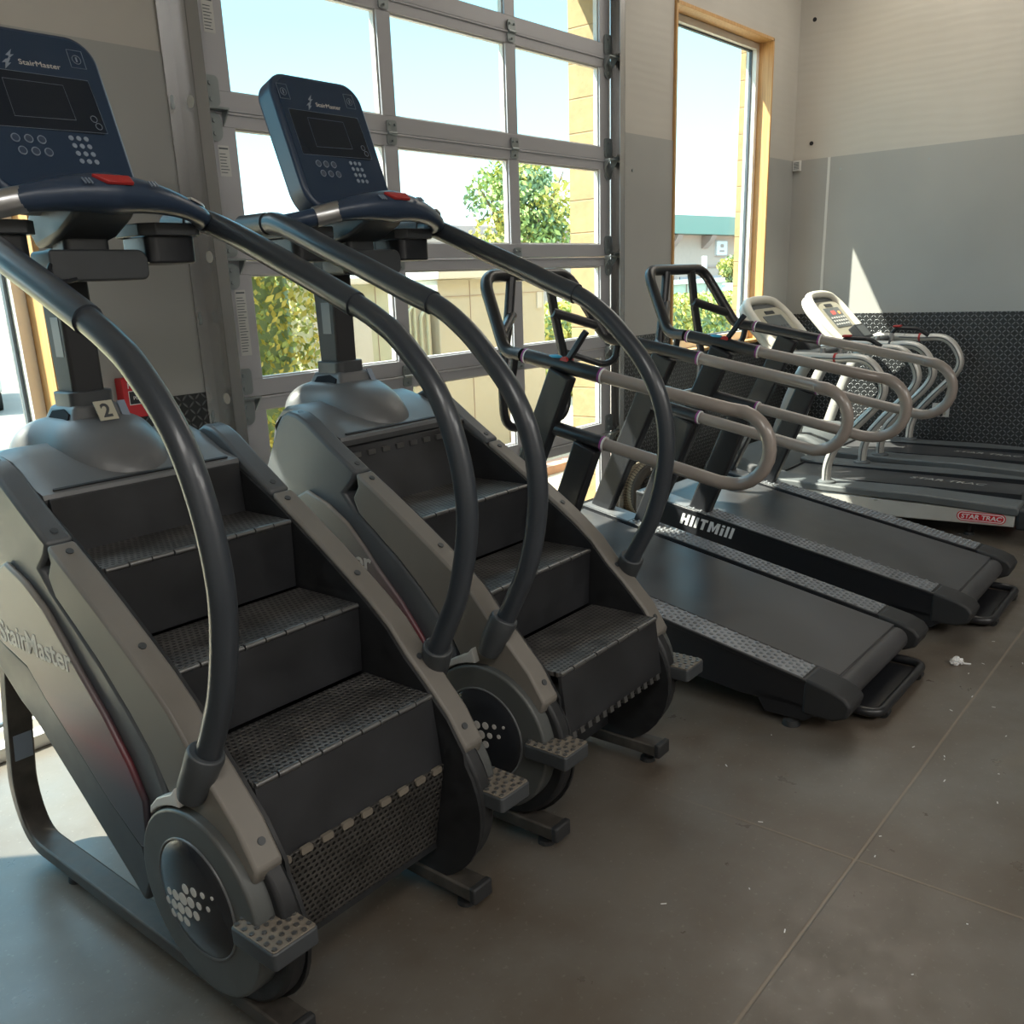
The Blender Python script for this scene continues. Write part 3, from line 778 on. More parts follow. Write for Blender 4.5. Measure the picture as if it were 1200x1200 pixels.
    for cx, cy in ((-.17, .285), (.125, .285)):
        pts = [(-.021, .026), (.021, .026), (.021, -.024), (-.021, -.024)]
        b.sweep([fm @ Vector((cx+p[0], cy+p[1], .003)) for p in pts], [(-.0009, -.0006), (.0009, -.0006), (.0009, .0006), (-.0009, .0006)], (0, -.938, .347), True)
        ring(cx, cy, .012); 
        b.box(cx-.002, cx+.002, cy-.006, cy+.007, .002, .0034, mtx=fm)
    for cx, cy in ((.118, .118), (.126, .098)): ring(cx, cy, .009)
    # screen border and faint read-out lines
    b.sweep([fm @ Vector((p[0], p[1], .003)) for p in ((-.172, .228), (.138, .228), (.146, .08), (-.172, .074))], [(-.0006, -.0004), (.0006, -.0004), (.0006, .0004), (-.0006, .0004)], (0, -.938, .347), True)
    b.sweep([fm @ Vector((p[0], p[1], .003)) for p in ((-.10, .205), (.06, .205), (.065, .11), (-.10, .105))], [(-.0004, -.0004), (.0004, -.0004), (.0004, .0004), (-.0004, .0004)], (0, -.938, .347), True)
    obj('printed_symbols', b, 'icon', head)
    for r0 in range(2):
        for k in range(3):
            x, y = -.118+k*.034+r0*.008, .046-r0*.033
            q = B().cyl(fm @ Vector((x, y, .001)), fm @ Vector((x, y, .004)), .0115, 18); bt = obj('button', q, 'icon', head)
            q = B().cyl(fm @ Vector((x, y, .003)), fm @ Vector((x, y, .0046)), .009, 18); obj('button_face', q, 'consoleface', bt)
    for r0 in range(4):
        for k in range(3):
            x, y = .033+k*.021+r0*.003, .058-r0*.021
            q = B().cyl(fm @ Vector((x, y, .001)), fm @ Vector((x, y, .004)), .0068, 14); obj('key', q, 'icon', head)
    text('lettering', 'StairMaster', .020, fm @ Matrix.Translation((-.042, .250, .002)), 'lettering', head, width=.112)
    bl = B()
    for p in ([(.0, .008), (.020, .026), (.012, .010), (.022, .012), (.0, -.006), (.008, .006)], [(-.004, -.004), (.010, .000), (.0, -.014), (.008, -.012), (-.012, -.030), (-.006, -.012), (-.016, -.014)]):
        bl.prism([(q[0]-.070, q[1]+.262) for q in p], .0015, .003, 'z', mtx=fm)
    obj('bolt_logo', bl, 'icon', head)
    # --- hand rails with grip sleeves and sockets
    for s in (-1, 1):
        pts = [Vector((s*.365, p[0], p[1])) for p in (HRAIL1 if plate else HRAIL)]
        body = smooth(pts, 5)
        hr = obj('handrail', B().tube(body, .029, (1, 0, 0), 18), 'railpaint', T)
        sl = [p for p in body if p.y > .19 and p.y < .90]
        obj('grip_sleeve', B().tube(sl, .034, (1, 0, 0), 18), 'railpaint', hr)
        ec = B().tube([Vector((s*.365, .905, 1.914)), Vector((s*.365, 1.03, 1.914))], .034, (1, 0, 0), 18); ec.ball((s*.365, 1.03, 1.914), (.034, .016, .034), 16, 8)
        obj('end_grip', ec, 'charcoal2', hr)
        d = Vector((s*.02, .045, -.10)).normalized(); p0 = Vector((s*.368, -.012, .755))
        sk = B().tube([p0, p0+d*.012, p0+d*.05, p0+d*.10, p0+d*.135], .041, (1, 0, 0), 20, scale=[1.0, 1.06, 1.0, .95, .75])
        obj('rail_socket', sk, 'charcoal2', T, .003)
    return T
M['tread'] = dots('perforated_tread', (.13, .125, .12), (.022, .022, .024), (0, 1), .0175, .24, .38, .5, .8, .45)
M['treadv'] = dots('perforated_tread_underside', (.075, .07, .065), (.008, .008, .008), (0, 2), .0175, .24, .5, .4, .8, .4)
M['riser'] = speckled('black_riser_sheet', (.022, .023, .026), .40, .3, 5)
M['hingemetal'] = mat('worn_hinge_metal', (.20, .20, .20), .35, .8)
stair_climber((1.327, -1.923), -.004, 'stair climber with a number 2 plate, nearest machine on the left', (.475, 1.067), True)
stair_climber((2.345, -1.927), .017, 'second stair climber, no number plate, nearest to the sprint treadmills', (.375, .992))

# ------------------------------------------------------------------ incline sprint treadmills
def dz(v): return .206+.2*(v+1.35)
def sprint_treadmill(loc, rz, label):
    T = thing('sprint_treadmill', label, 'treadmill', (*loc, 0), rz, 'black sprint treadmills with tan grip rails')
    # belt with rounded rear end
    zr = .122; r = .052
    pts = [(.20+.05*math.cos(math.radians(a)), dz(.2)-.055+.05*math.sin(math.radians(a))) for a in range(-80, 95, 15)]+[(-1.44, dz(-1.44)-.004)]
    arc = [(-1.45+r*math.cos(math.radians(a)), zr+r*math.sin(math.radians(a))) for a in range(78, 265, 14)]
    pts += arc+[(-1.38, .075)]
    bt = obj('running_belt', B().prism(pts, -.335, .335, 'x'), 'belt', T, .004)
    obj('roller_end', B().cyl((-.34, -1.45, zr), (.34, -1.45, zr), .040, 20), 'cream', T)
    for s in (-1, 1):
        def X(a, c): return (min(s*a, s*c), max(s*a, s*c))
        side = [(.26, dz(.26)), (-1.385, dz(-1.385)), (-1.385, .085), (-1.10, .085), (-.75, .13), (-.36, .205), (-.29, dz(-.29)-.22), (.15, .262), (.26, .29)]
        sr = obj('side_rail', B().prism(side, *X(.455, .50)), 'steelblack', T, .004)
        plate = [(.26, dz(.26)+.004), (-1.37, dz(-1.37)+.004), (-1.37, dz(-1.37)-.014), (.26, dz(.26)-.014)]
        pl = obj('side_plate', B().prism(plate, *X(.356, .503)), 'steelblack', T, .003)
        obj('grip_pad', B().prism([(.235, dz(.235)+.0055), (-1.352, dz(-1.352)+.0055), (-1.352, dz(-1.352)+.003), (.235, dz(.235)+.003)], *X(.364, .494)), 'padalu', pl)
        obj('belt_gap', B().prism([(.24, dz(.24)-.012), (-1.40, dz(-1.40)-.012), (-1.40, dz(-1.40)-.03), (.24, dz(.24)-.03)], *X(.336, .358)), 'capblack', T)
        b = B()
        nrows = 56
        for i in range(nrows):
            v = -1.345+i*.0232
            for j in range(4):
                u = s*(.374+j*.034+(.017 if i % 2 else 0))
                if abs(u) > .486: continue
                p = Vector((u, v, dz(v)+.004)); n = Vector((0, -.196, .98))
                b.tube([p-n*.002, p+n*.0050, p+n*.0085], .0098, (1, 0, 0), 8, scale=[1, .88, .45])
        gs = obj('grip_stud', b, 'padalu', pl)
        tp = B().box(*X(.352, .492), -1.358, -1.352, dz(-1.35)+.003, dz(-1.35)+.0055); tp.box(*X(.352, .492), -.055, -.05, dz(-.05)+.003, dz(-.05)+.0055)
        objs('pad_border', tp, 'rubber', pl)
        cap = [(-1.362, dz(-1.362)+.007), (-1.47, dz(-1.47)+.004), (-1.52, .165), (-1.545, .135), (-1.53, .085), (-1.48, .062), (-1.36, .062), (-1.36, .14)]
        ec = obj('end_cap', B().prism(cap, *X(.352, .506)), 'rubber', T, .012, seg=3)
        b = B()
        for v in (.225, -.30): b.cyl((s*.47, v, dz(v)), (s*.47, v, dz(v)+.008), .011, 10)
        objs('plate_bolt', b, 'black', pl)
        # foot bracket
        fb = B().prism([(-1.44, .09), (-1.16, .12), (-1.21, .035), (-1.37, .035)], *X(.43, .50), 'x'); 
        obj('foot_bracket', fb, 'steelblack', T)
        obj('levelling_foot', B().lathe([(.010, .09), (.010, .03), (.030, .022), (.036, .0), (.001, 0)], (s*.485, -1.315, 0), 'z', 18), 'rubber', T)
        fb = B().prism([(.02, .27), (.20, .29), (.17, .05), (.07, .05)], *X(.43, .50), 'x'); obj('foot_bracket', fb, 'steelblack', T)
        obj('levelling_foot', B().lathe([(.010, .09), (.010, .03), (.030, .022), (.036, .0), (.001, 0)], (s*.47, .12, 0), 'z', 18), 'rubber', T)
        # uprights
        q = [(-.030, -.060), (.030, -.060), (.030, .060), (-.030, .060)]
        for nm, p0, p1 in (('upright', (.16, dz(.16)-.01), (-.215, 1.325)), ('upright', (-.11, dz(-.11)-.01), (-.34, 1.02))):
            obj(nm, B().sweep([(s*.44, *p0), (s*.44, *p1)], q, (1, 0, 0)), 'steelblack', T, .010, seg=3)
        # hand rail loop
        up0 = Vector((s*.43, .0, 1.392)); sl = .19
        top = [Vector((s*(.43-.0*k), -v, 1.392-sl*v)) for k, v in enumerate((.0, .2, .406, .7, .98))]
        c0 = Vector((s*.415, -1.0, 1.058)); rad = .143
        arc = []
        for a in range(100, -90, -15):
            aa = math.radians(a)
            arc.append(c0+Vector((0, -math.cos(aa-math.radians(10))*rad, math.sin(aa-math.radians(10))*rad)))
        low = [Vector((s*.43, -v, 1.115-.205*v)) for v in (.95, .7, .414, .25, .16)]
        loop = top+arc+low
        hr = obj('grip_rail', B().tube(loop, .0265, (1, 0, 0), 18), 'cream', T)
        obj('rail_sleeve', B().tube([top[0]+Vector((0, -.005, 0)), top[0]+Vector((0, -.40, -.076))], .0315, (1, 0, 0), 18), 'steelblack', hr)
        obj('rail_sleeve', B().tube([low[4], Vector((s*.43, -.408, 1.115-.205*.408))], .0315, (1, 0, 0), 18), 'steelblack', hr)
        for nm, p in (('band', (0, .406, 1.392-.19*.406)), ('band', (0, .012, 1.390)), ('band', (0, .414, 1.115-.205*.414))):
            d = Vector((0, -1, -.19)).normalized(); pp = Vector((s*.43, -p[1], p[2]))
            bb = B(); bb.tube([pp-d*.006, pp+d*.002], .0335, (1, 0, 0), 18)
            obj('band', bb, 'purple', hr); bb = B(); bb.tube([pp+d*.003, pp+d*.009], .033, (1, 0, 0), 18); obj('band', bb, 'white', hr)
        if s < 0:
            obj('blue_label', B().ball((-.43, -.165, 1.388), (.018, .042, .012), 16, 8), 'blue', hr)
            lv = B().sweep([(-.425, -.23, 1.375), (-.42, -.265, 1.42), (-.41, -.30, 1.475), (-.405, -.315, 1.495)], [(-.013, -.012), (.013, -.012), (.013, .012), (-.013, .012)], (1, 0, 0))
            lo = obj('brake_lever', lv, 'steelblack', T, .005, seg=3)
            obj('lever_pivot', B().cyl((-.45, -.225, 1.372), (-.40, -.225, 1.372), .020, 14), 'red', lo)
        # brace and lower strut of the push bar
        obj('brace', B().tube(rounded([(s*.26, .27, 1.35), (s*.40, .12, 1.275), (s*.425, .07, 1.30), (s*.43, .05, 1.40)], .05), .017, (0, 1, 0), 12), 'steelblack', T)
        obj('cross_brace', B().tube([(s*.165, .27, 1.552), (s*.402, .151, 1.47)], .024, (0, 1, 0), 12), 'steelblack', T)
        obj('post', B().tube([(s*.150, .28, 1.725), (s*.185, .275, 1.55), (s*.245, .268, 1.34)], .024, (0, 1, 0), 12), 'steelblack', T)
    # upper push frame
    fr = rounded([(-.43, .01, 1.394), (-.418, .115, 1.405), (-.335, .30, 1.735), (.335, .30, 1.735), (.418, .115, 1.405), (.43, .01, 1.394)], [.08, .09, .09, .08], 6)
    obj('push_frame', B().tube(fr, .029, (0, 0, 1), 16), 'steelblack', T)
    hp = rounded([(-.235, .268, 1.40), (-.265, .262, 1.25), (-.265, .26, 1.02), (.265, .26, 1.02), (.265, .262, 1.25), (.235, .268, 1.40)], [.05, .11, .11, .05], 7)
    obj('push_hoop', B().tube(hp, .022, (0, 1, 0), 14), 'steelblack', T)
    # front cross members, flywheel cover
    b = B().box(-.46, .46, .12, .18, .30, .36); obj('cross_member', b, 'steelblack', T, .006)
    b = B().box(-.46, .46, -1.25, -1.17, .065, .105); obj('cross_member', b, 'steelblack', T, .006)
    # name on both skirts
    block_word(.062, frame((-.5003, -.020, .377), (0, -1, -.16), (0, 0, 1)), 'white', T, .315)
    block_word(.062, frame((.5003, -.345, .325), (0, 1, .16), (0, 0, 1)), 'white', T, .315)
    for s in (-1, 1): text('plate_print', 'HIIT', .03, frame((s*.42-.035, -.10, dz(-.10)+.0045), (1, 0, 0), (0, .98, .2)), 'whiteplastic', T)
    # rear step bar and tray
    bar = rounded([(-.30, -1.33, .045), (-.30, -1.585, .040), (.30, -1.585, .040), (.30, -1.33, .045)], .06, 6)
    sb = obj('rear_step_bar', B().tube(bar, .019, (0, 0, 1), 14), 'steelblack', T)
    obj('rear_tray', B().box(-.275, .275, -1.565, -1.35, .018, .026), 'steelblack', sb)
    b = B().lathe([(.004, -.02), (.02, -.02), (.02, .02), (.004, .02)], (-.22, -1.585, .021), 'x', 14); b.lathe([(.004, -.02), (.02, -.02), (.02, .02), (.004, .02)], (.22, -1.585, .021), 'x', 14)
    objs('rubber_wheel', b, 'rubber', sb)
    return T
sprint_treadmill((3.719, -1.025), .003, 'black sprint treadmill right beside the second stair climber')
sprint_treadmill((4.999, -1.130), .011, 'black sprint treadmill farther from the stair climbers, beside the silver treadmill')

# ------------------------------------------------------------------ electric treadmills
def electric_treadmill(loc, rz, label, lit):
    T = thing('electric_treadmill', label, 'treadmill', (*loc, 0), rz, 'silver electric treadmills by the right wall')
    # deck
    obj('deck_frame', B().prism([(.42, .09), (.42, .235), (-.42, .20), (-1.19, .19), (-1.19, .105), (-.5, .09)], -.478, .478, 'x'), 'silver', T, .006)
    for s in (-1, 1):
        def X(a, c): return (min(s*a, s*c), max(s*a, s*c))
        tr = [(.44, .30), (.30, .278), (-.10, .262), (-.6, .262), (-1.20, .235), (-1.215, .20), (-1.20, .175), (-.6, .205), (-.1, .215), (.44, .215)]
        obj('side_molding', B().prism(tr, *X(.245, .488)), 'deckgrey', T, .012, seg=3)
    obj('running_belt', B().prism([(.42, .262), (-1.15, .236), (-1.185, .20), (-1.15, .16), (.42, .19)], -.238, .238, 'x'), 'belt', T, .004)
    b = B().box(-.247, -.237, -1.18, .40, .22, .267); b.box(.237, .247, -1.18, .40, .22, .267); b.box(-.247, .247, .40, .41, .22, .276)
    obj('belt_border', b, 'black', T)
    obj('end_cap', B().box(-.488, .488, -1.275, -1.195, .09, .225), 'rubber', T, .02, seg=3)
    text('belt_print', 'STAR TRAC', .085, frame((.06, -.42, .2515), (0, -1, -.02), (1, 0, 0)), 'silver', T, sx=1.1, shear=.2, ext=.0006)
    # badge on both flanks
    for s in (-1, 1):
        mm = frame((s*.4785, -1.0, .148), (0, s*1., 0), (0, 0, 1)) if s > 0 else frame((-.4785, -1.0, .148), (0, -1, 0), (0, 0, 1))
        o_ = obj('badge', B().rrect(-.142, .142, -.032, .032, .031, 0, .002, 'z', mtx=mm), 'redbox', T)
        obj('badge_ring', B().rrect(-.136, .136, -.0265, .0265, .026, .002, .003, 'z', mtx=mm), 'white', o_)
        obj('badge_ground', B().rrect(-.129, .129, -.021, .021, .020, .003, .0036, 'z', mtx=mm), 'redbox', o_)
        text('lettering', 'STAR TRAC', .040, mm @ Matrix.Translation((0, -.0135, .0038)), 'white', o_, align='CENTER', bold=.0009, shear=.12, width=.235)
        obj('levelling_foot', B().lathe([(.010, .10), (.010, .022), (.028, .018), (.034, 0), (.001, 0)], (s*.36, -.92, 0), 'z', 16), 'rubber', T)
        obj('levelling_foot', B().lathe([(.010, .12), (.010, .022), (.028, .018), (.034, 0), (.001, 0)], (s*.36, .62, 0), 'z', 16), 'rubber', T)
    # motor hood
    hood = [(.41, .245), (.50, .33), (.62, .39), (.80, .40), (.92, .35), (.96, .25), (.95, .09), (.41, .09)]
    obj('motor_hood', B().prism([tuple(p) for p in hood], -.44, .44, 'x'), 'deckgrey', T, .035, seg=4)
    # handle tubes: grooved pair of bends down to the deck
    for s in (-1, 1):
        pth = smooth([(s*.405, .34, 1.135), (s*.41, .20, 1.132), (s*.415, .0, 1.124), (s*.42, -.12, 1.128), (s*.42, -.20, 1.112), (s*.42, -.265, 1.06), (s*.42, -.315, .97), (s*.42, -.322, .895), (s*.42, -.28, .81), (s*.42, -.175, .688), (s*.42, -.08, .575), (s*.415, -.02, .485), (s*.41, .012, .38), (s*.405, .014, .255)], 5)
        hd = obj('handle', B().tube(pth, .036, (1, 0, 0), 16, .030), 'silver', T)
        gp = [p+Vector((-.034 if s < 0 else -.034, 0, 0)) for p in pth]
        obj('handle_groove', B().tube(gp[6:], .005, (1, 0, 0), 8), 'deckgrey', hd)
        obj('foot_flange', B().lathe([(.065, .0), (.062, .014), (.045, .024)], (s*.405, .014, .262), 'z', 20), 'deckgrey', hd)
        obj('band', B().tube([(s*.414, .012, 1.126), (s*.414, -.004, 1.126)], .0385, (1, 0, 0), 16, .0325), 'red' if (lit and s > 0) or (not lit and s < 0) else 'black', hd)
        up = smooth([(s*.40, .79, .16), (s*.40, .72, .36), (s*.40, .655, .58), (s*.40, .58, .80), (s*.40, .49, .99), (s*.40, .38, 1.10), (s*.40, .30, 1.135)], 5)
        obj('upright', B().tube(up, .030, (1, 0, 0), 14, .045), 'silver', T)
    # front hand bar with sensors
    obj('front_hand_bar', B().tube(rounded([(-.40, .30, 1.13), (-.30, .22, 1.10), (.30, .22, 1.10), (.40, .30, 1.13)], .08), .024, (0, 1, 0), 14), 'silver', T)
    b = B().tube([(-.19, .17, 1.085), (-.19, .17, 1.175)], .019, (1, 0, 0), 14); b.tube([(.19, .17, 1.085), (.19, .17, 1.175)], .019, (1, 0, 0), 14)
    objs('sensor_post', b, 'metal', T)
    ah = rounded([(.19, .17, 1.17), (.20, .14, 1.215), (.24, -.02, 1.205), (.26, -.10, 1.15)], .03)
    obj('pulse_arm', B().tube(ah, .016, (0, 0, 1), 12), 'black', T)
    obj('arm_switch', B().box(.175, .225, .10, .16, 1.222, 1.238), 'red', T, .004)
    # console body
    fm = frame((0, .40, 1.150), (1, 0, 0), (0, .64, .70))
    L = .505
    tray = B().rrect(-.37, .37, .20, .42, .05, 1.085, 1.145, 'z')
    obj('console_tray', tray, 'deckgrey', T, .012, seg=3)
    b = B().rrect(-.355, .355, -.02, L, (.20, .20, .05, .05), -.085, -.028, 'z', 12, mtx=fm)
    bk = obj('console_back', b, 'ivory', T, .02, seg=4)
    # raised frame with a carry opening on top
    outer = []
    b = B()
    rim = [(-.31, 0), (-.335, .15), (-.325, .32), (-.29, .42), (-.21, .475), (0, .49), (.21, .475), (.29, .42), (.325, .32), (.335, .15), (.31, 0)]
    b.tube([fm @ Vector((p[0], p[1], -.015)) for p in smooth([(*q, 0) for q in rim], 4)], .032, (0, 1, 0), 12)
    obj('console_rim', b, 'ivory', T)
    obj('recess', B().rrect(-.25, .25, .40, .455, .025, -.03, -.024, 'z', 6, mtx=fm), 'deckgrey', bk)
    pn = obj('face_panel', B().rrect(-.27, .27, .03, .405, (.09, .09, .03, .03), -.03, -.006, 'z', 8, mtx=fm), 'beigeface', T, .006, seg=3)
    obj('vent', B().rrect(-.085, .085, .345, .375, .008, -.006, -.003, 'z', 4, mtx=fm), 'black', pn)
    scn = obj('display', B().rrect(-.175, .175, .13, .33, .006, -.006, -.003, 'z', 4, mtx=fm), 'display', pn)
    if lit:
        text('digits', '888', .055, fm @ Matrix.Translation((-.06, .262, -.002)), 'led', scn, ext=.0005)
        text('digits', '88', .04, fm @ Matrix.Translation((.09, .262, -.002)), 'ledorange', scn, ext=.0005)
    b = B()
    random.seed(3)
    for r0 in range(3):
        for k in range(6):
            x, y = -.15+k*.055, .15+r0*.034
            b.rrect(x, x+.032, y, y+.018, .004, -.003, -.0015, 'z', 2, mtx=fm)
    objs('keypad', b, 'whiteplastic' if lit else 'deckgrey', scn)
    # black handset resting at the panel's foot
    hs = obj('media_controller', B().rrect(.00, .24, -.06, .095, .01, -.02, .055, 'z', 4, mtx=fm), 'black', T, .006)
    obj('controller_face', B().rrect(.03, .21, -.035, .075, .006, .055, .0565, 'z', 3, mtx=fm), 'deckgrey', hs)
    return T
M['display'] = mat('display_glass', (.10, .115, .12), .3)
M['led'] = mat('red_led', (.3, .02, .02), .4, emit=(1, .07, .05), estr=1.4)
M['ledorange'] = mat('orange_led', (.5, .1, .02), .4, emit=(1, .25, .06), estr=2.)
electric_treadmill((6.809, -1.274), .033, 'silver electric treadmill with a dark display, nearer the sprint treadmills', False)
electric_treadmill((7.999, -1.264), .02, 'silver electric treadmill with red lit display against the right wall', True)

# ------------------------------------------------------------------ things on the floor
ty = thing('tyre', 'black tyre with white lettering leaning on the diamond plate beside the garage door', 'tyre', (5.80, -.19, 0), math.radians(-18))
R_, w_ = .21, .075
prof = [(r*.664, h) for r, h in [(.19, -w_*.75), (.22, -w_*.95), (.27, -w_), (.30, -w_*.88), (.313, -w_*.6), (.316, 0), (.313, w_*.6), (.30, w_*.88), (.27, w_), (.22, w_*.95), (.19, w_*.75), (.20, 0)]]
b = B(); n = 48; rings = []
for i in range(n):
    a = 2*PI*i/n
    rings.append([b.bm.verts.new((r*math.cos(a), h, .2115+r*math.sin(a))) for r, h in prof])
for i in range(n):
    for j in range(len(prof)): b.bm.faces.new((rings[i][j], rings[(i+1) % n][j], rings[(i+1) % n][(j+1) % len(prof)], rings[i][(j+1) % len(prof)]))
bmesh.ops.recalc_face_normals(b.bm, faces=b.bm.faces)
obj('sidewall', b, 'tyre', ty)
b = B()
for i in range(60):
    a = 2*PI*i/60; 
    for sg in (-1, 1):
        m4 = Matrix.Translation((0, 0, .2115)) @ Matrix.Rotation(-a, 4, 'Y') @ Matrix.Translation((.2095, sg*.026, 0)) @ Matrix.Rotation(sg*.3, 4, 'X')
        b.box(-.003, .002, -.023, .023, -.008, .008, mtx=m4)
obj('tread_block', b, 'tyretread', ty)
for k, ch in enumerate('ston'):
    a = math.radians(105-k*13); c = Vector((.163*math.cos(a), -w_-.0005, .2115+.163*math.sin(a)))
    text('lettering', ch, .042, frame(c, (math.sin(a), 0, -math.cos(a)), (math.cos(a), 0, math.sin(a))), 'white', ty, bold=.001)
for k in range(7):
    a = math.radians(236+k*9); c = Vector((.174*math.cos(a), -w_-.0005, .2115+.174*math.sin(a)))
    bb = B().box(-.009, .009, -.008, .008, 0, .001, mtx=frame(c, (math.sin(a), 0, -math.cos(a)), (math.cos(a), 0, math.sin(a)))); obj('raised_mark', bb, 'white', ty)
e = thing('box', 'grey brown storage box standing in front of the tyre', 'box', (5.82, -.335, 0), math.radians(-18))
obj('body', B().box(-.11, .11, -.05, .05, .0, .19), 'cardboard', e, .004)
obj('lid', B().box(-.113, .113, -.053, .053, .19, .205), 'whiteplastic', e, .004)
# crumpled paper
b = B(); bmesh.ops.create_icosphere(b.bm, subdivisions=3, radius=1)
for v in b.bm.verts:
    k = 1+.35*math.sin(v.co.x*7+v.co.y*5)*math.cos(v.co.z*6+v.co.y*3); v.co = Vector((v.co.x*.026*k, v.co.y*.018*k, max(0, v.co.z*.018*k+.014)))
b.prism([(.01, .004), (.055, -.012), (.062, -.004), (.02, .014)], .0005, .004, 'z')
o = obj('paper_scrap', b, 'white', smooth=False); o.location = (4.20, -2.70, 0); o.rotation_euler = (0, 0, -.9); tag(o, 'crumpled white paper scrap on the concrete behind the nearer sprint treadmill', 'litter')
b = B()
random.seed(11)
for k in range(46):
    x, y = random.uniform(1.6, 6.6), random.uniform(-3.2, -1.9)
    if k % 3 == 0: x, y = random.uniform(3.0, 4.6), random.uniform(-3.25, -2.75)
    a = random.uniform(0, PI); L = random.uniform(.002, .009); w = .0016
    m4 = Matrix.Translation((x, y, .0004)) @ Matrix.Rotation(a, 4, 'Z'); b.box(-L, L, -w, w, 0, .0008, mtx=m4)
tag(obj('floor_debris', b, 'white', smooth=False), 'tiny white flecks scattered over the concrete floor', 'debris', kind='stuff')

# ------------------------------------------------------------------ outdoors
struct('ground', B().box(-60, 160, .33, 160, -.30, -.12), 'asphalt', smooth=False)
struct('sidewalk', B().box(-30, 60, .33, 5.2, -.14, -.06), 'sidewalk', smooth=False)
def leaves(b, c, r, n, size, flat=1.):
    for _ in range(n):
        while True:
            p = Vector((random.uniform(-1, 1), random.uniform(-1, 1), random.uniform(-1, 1)))
            if .25 < p.length < 1: break
        q = Vector((c[0]+p.x*r[0], c[1]+p.y*r[1], c[2]+p.z*r[2]))
        d = Vector((random.gauss(0, 1), random.gauss(0, 1), random.gauss(0, 1))).normalized(); e_ = d.orthogonal().normalized()
        s = size*random.uniform(.6, 1.3); f = d.cross(e_)
        b.bm.faces.new([b.bm.verts.new(q+e_*s), b.bm.verts.new(q+f*s*.45), b.bm.verts.new(q-e_*s), b.bm.verts.new(q-f*s*.45)])
def hedge(name, label, x0, x1, y0, y1, z1, n, m2='leafyellow', group=None, size=.07):
    e = thing(name, label, 'hedge', ((x0+x1)/2, (y0+y1)/2, -.12), 0, group)
    w, d = (x1-x0)/2, (y1-y0)/2
    obj('inner_mass', B().box(-w+.12, w-.12, -d+.12, d-.12, 0, z1), 'leafdark', e, .1)
    for mm, k in (('leaf', .4), (m2, .6)):
        b = B()
        for _ in range(int(n*k)):
            s = random.random()
            if s < .5: p = (random.uniform(-w, w), -d+random.uniform(-.05, .12), random.uniform(.0, z1+.12))
            elif s < .8: p = (random.uniform(-w, w), random.uniform(-d, d), z1+.12+random.uniform(-.1, .08))
            else: p = (random.choice((-w, w))+random.uniform(-.08, .08), random.uniform(-d, d), random.uniform(0, z1+.1))
            dd = Vector((random.gauss(0, 1), random.gauss(0, 1), random.gauss(0, 1))).normalized(); e_ = dd.orthogonal().normalized(); f = dd.cross(e_)
            q = Vector(p); sz = size*random.uniform(.6, 1.3)
            b.bm.faces.new([b.bm.verts.new(q+e_*sz), b.bm.verts.new(q+f*sz*.5), b.bm.verts.new(q-e_*sz), b.bm.verts.new(q-f*sz*.5)])
        obj('foliage', b, mm, e, smooth=False)
    return e
def tree(label, c, r, n, size, trunk_h, mats=('leaf', 'leafyellow', 'leafdark')):
    e = thing('tree', label, 'tree', (c[0], c[1], -.12))
    obj('trunk', B().tube(smooth([(0, 0, 0), (.05, .02, trunk_h*.5), (-.03, 0, trunk_h)]), .11*r[0], (1, 0, 0), 10, scale=None), 'bark', e)
    b = B()
    for k in range(9):
        a = k*2.4; q = Vector((math.cos(a)*r[0]*.6, math.sin(a)*r[1]*.6, c[2]+.12+random.uniform(-.4, .6)*r[2]))
        b.tube([Vector((0, 0, trunk_h-.2)), q*.5+Vector((0, 0, trunk_h*.45)), q], .035*r[0], (1, 0, 0), 6, scale=[1, .6, .25])
    obj('branch', b, 'bark', e)
    for mm, k in zip(mats, (.35, .3, .35)):
        b = B()
        for j in range(14):
            a = random.uniform(0, 2*PI); rr = random.uniform(.1, .72); zz = random.uniform(-.75, .8)
            kk = math.sqrt(max(.1, 1-zz*zz))
            leaves(b, (math.cos(a)*r[0]*rr*kk, math.sin(a)*r[1]*rr*kk, c[2]+.12+zz*r[2]*.85), (r[0]*.34, r[1]*.34, r[2]*.26), int(n*k/14), size)
        obj('foliage', b, mm, e, smooth=False)
    return e
random.seed(5)
# service cabinets close to the door
e = thing('transformer_cabinet', 'pale green utility cabinet with a white notice on its door outside the garage door', 'utility cabinet', (5.45, 2.5, -.06))
obj('body', B().box(-.67, .62, 0, .35, 0, 1.80), 'transformer', e, .01)
obj('lid', B().box(-.70, .64, -.04, .39, 1.80, 1.86), 'winframe', e, .01)
obj('notice', B().box(-.42, .22, -.012, 0, 1.02, 1.64), 'whiteplastic', e, .003)
b = B()
b.tube([Vector((-.14+.12*math.cos(a*PI/12), -.014, 1.38+.12*math.sin(a*PI/12))) for a in range(-7, 9)], .003, (0, 1, 0), 6); b.box(-.20, -.12, -.014, -.012, 1.36, 1.364); b.box(-.17, -.14, -.014, -.012, 1.33, 1.345)
obj('notice_print', b, 'stuccotrim', e)
b = B().box(-.655, -.652+.01, -.006, 0, .1, 1.78); b.box(.30, .304, -.006, 0, .1, 1.78); b.cyl((-.10, -.03, .93), (-.10, -.03, 1.0), .015, 8)
obj('door_seam', b, 'stuccotrim', e)
e = thing('conduit_cabinet', 'narrow utility cabinet with conduits between green and tan cabinets', 'utility cabinet', (6.29, 2.55, -.06))
obj('body', B().box(-.20, .20, 0, 1.1, 0, 1.74), 'transformertan', e, .01)
b = B()
for x, z0, z1 in ((-.12, .2, 1.55), (-.05, .9, 1.62), (.03, 1.1, 1.5), (.12, .5, 1.66)): b.tube(rounded([(x, -.03, z0), (x, -.03, z1), (x+.06, -.03, z1+.05)], .03), .016, (0, 1, 0), 8)
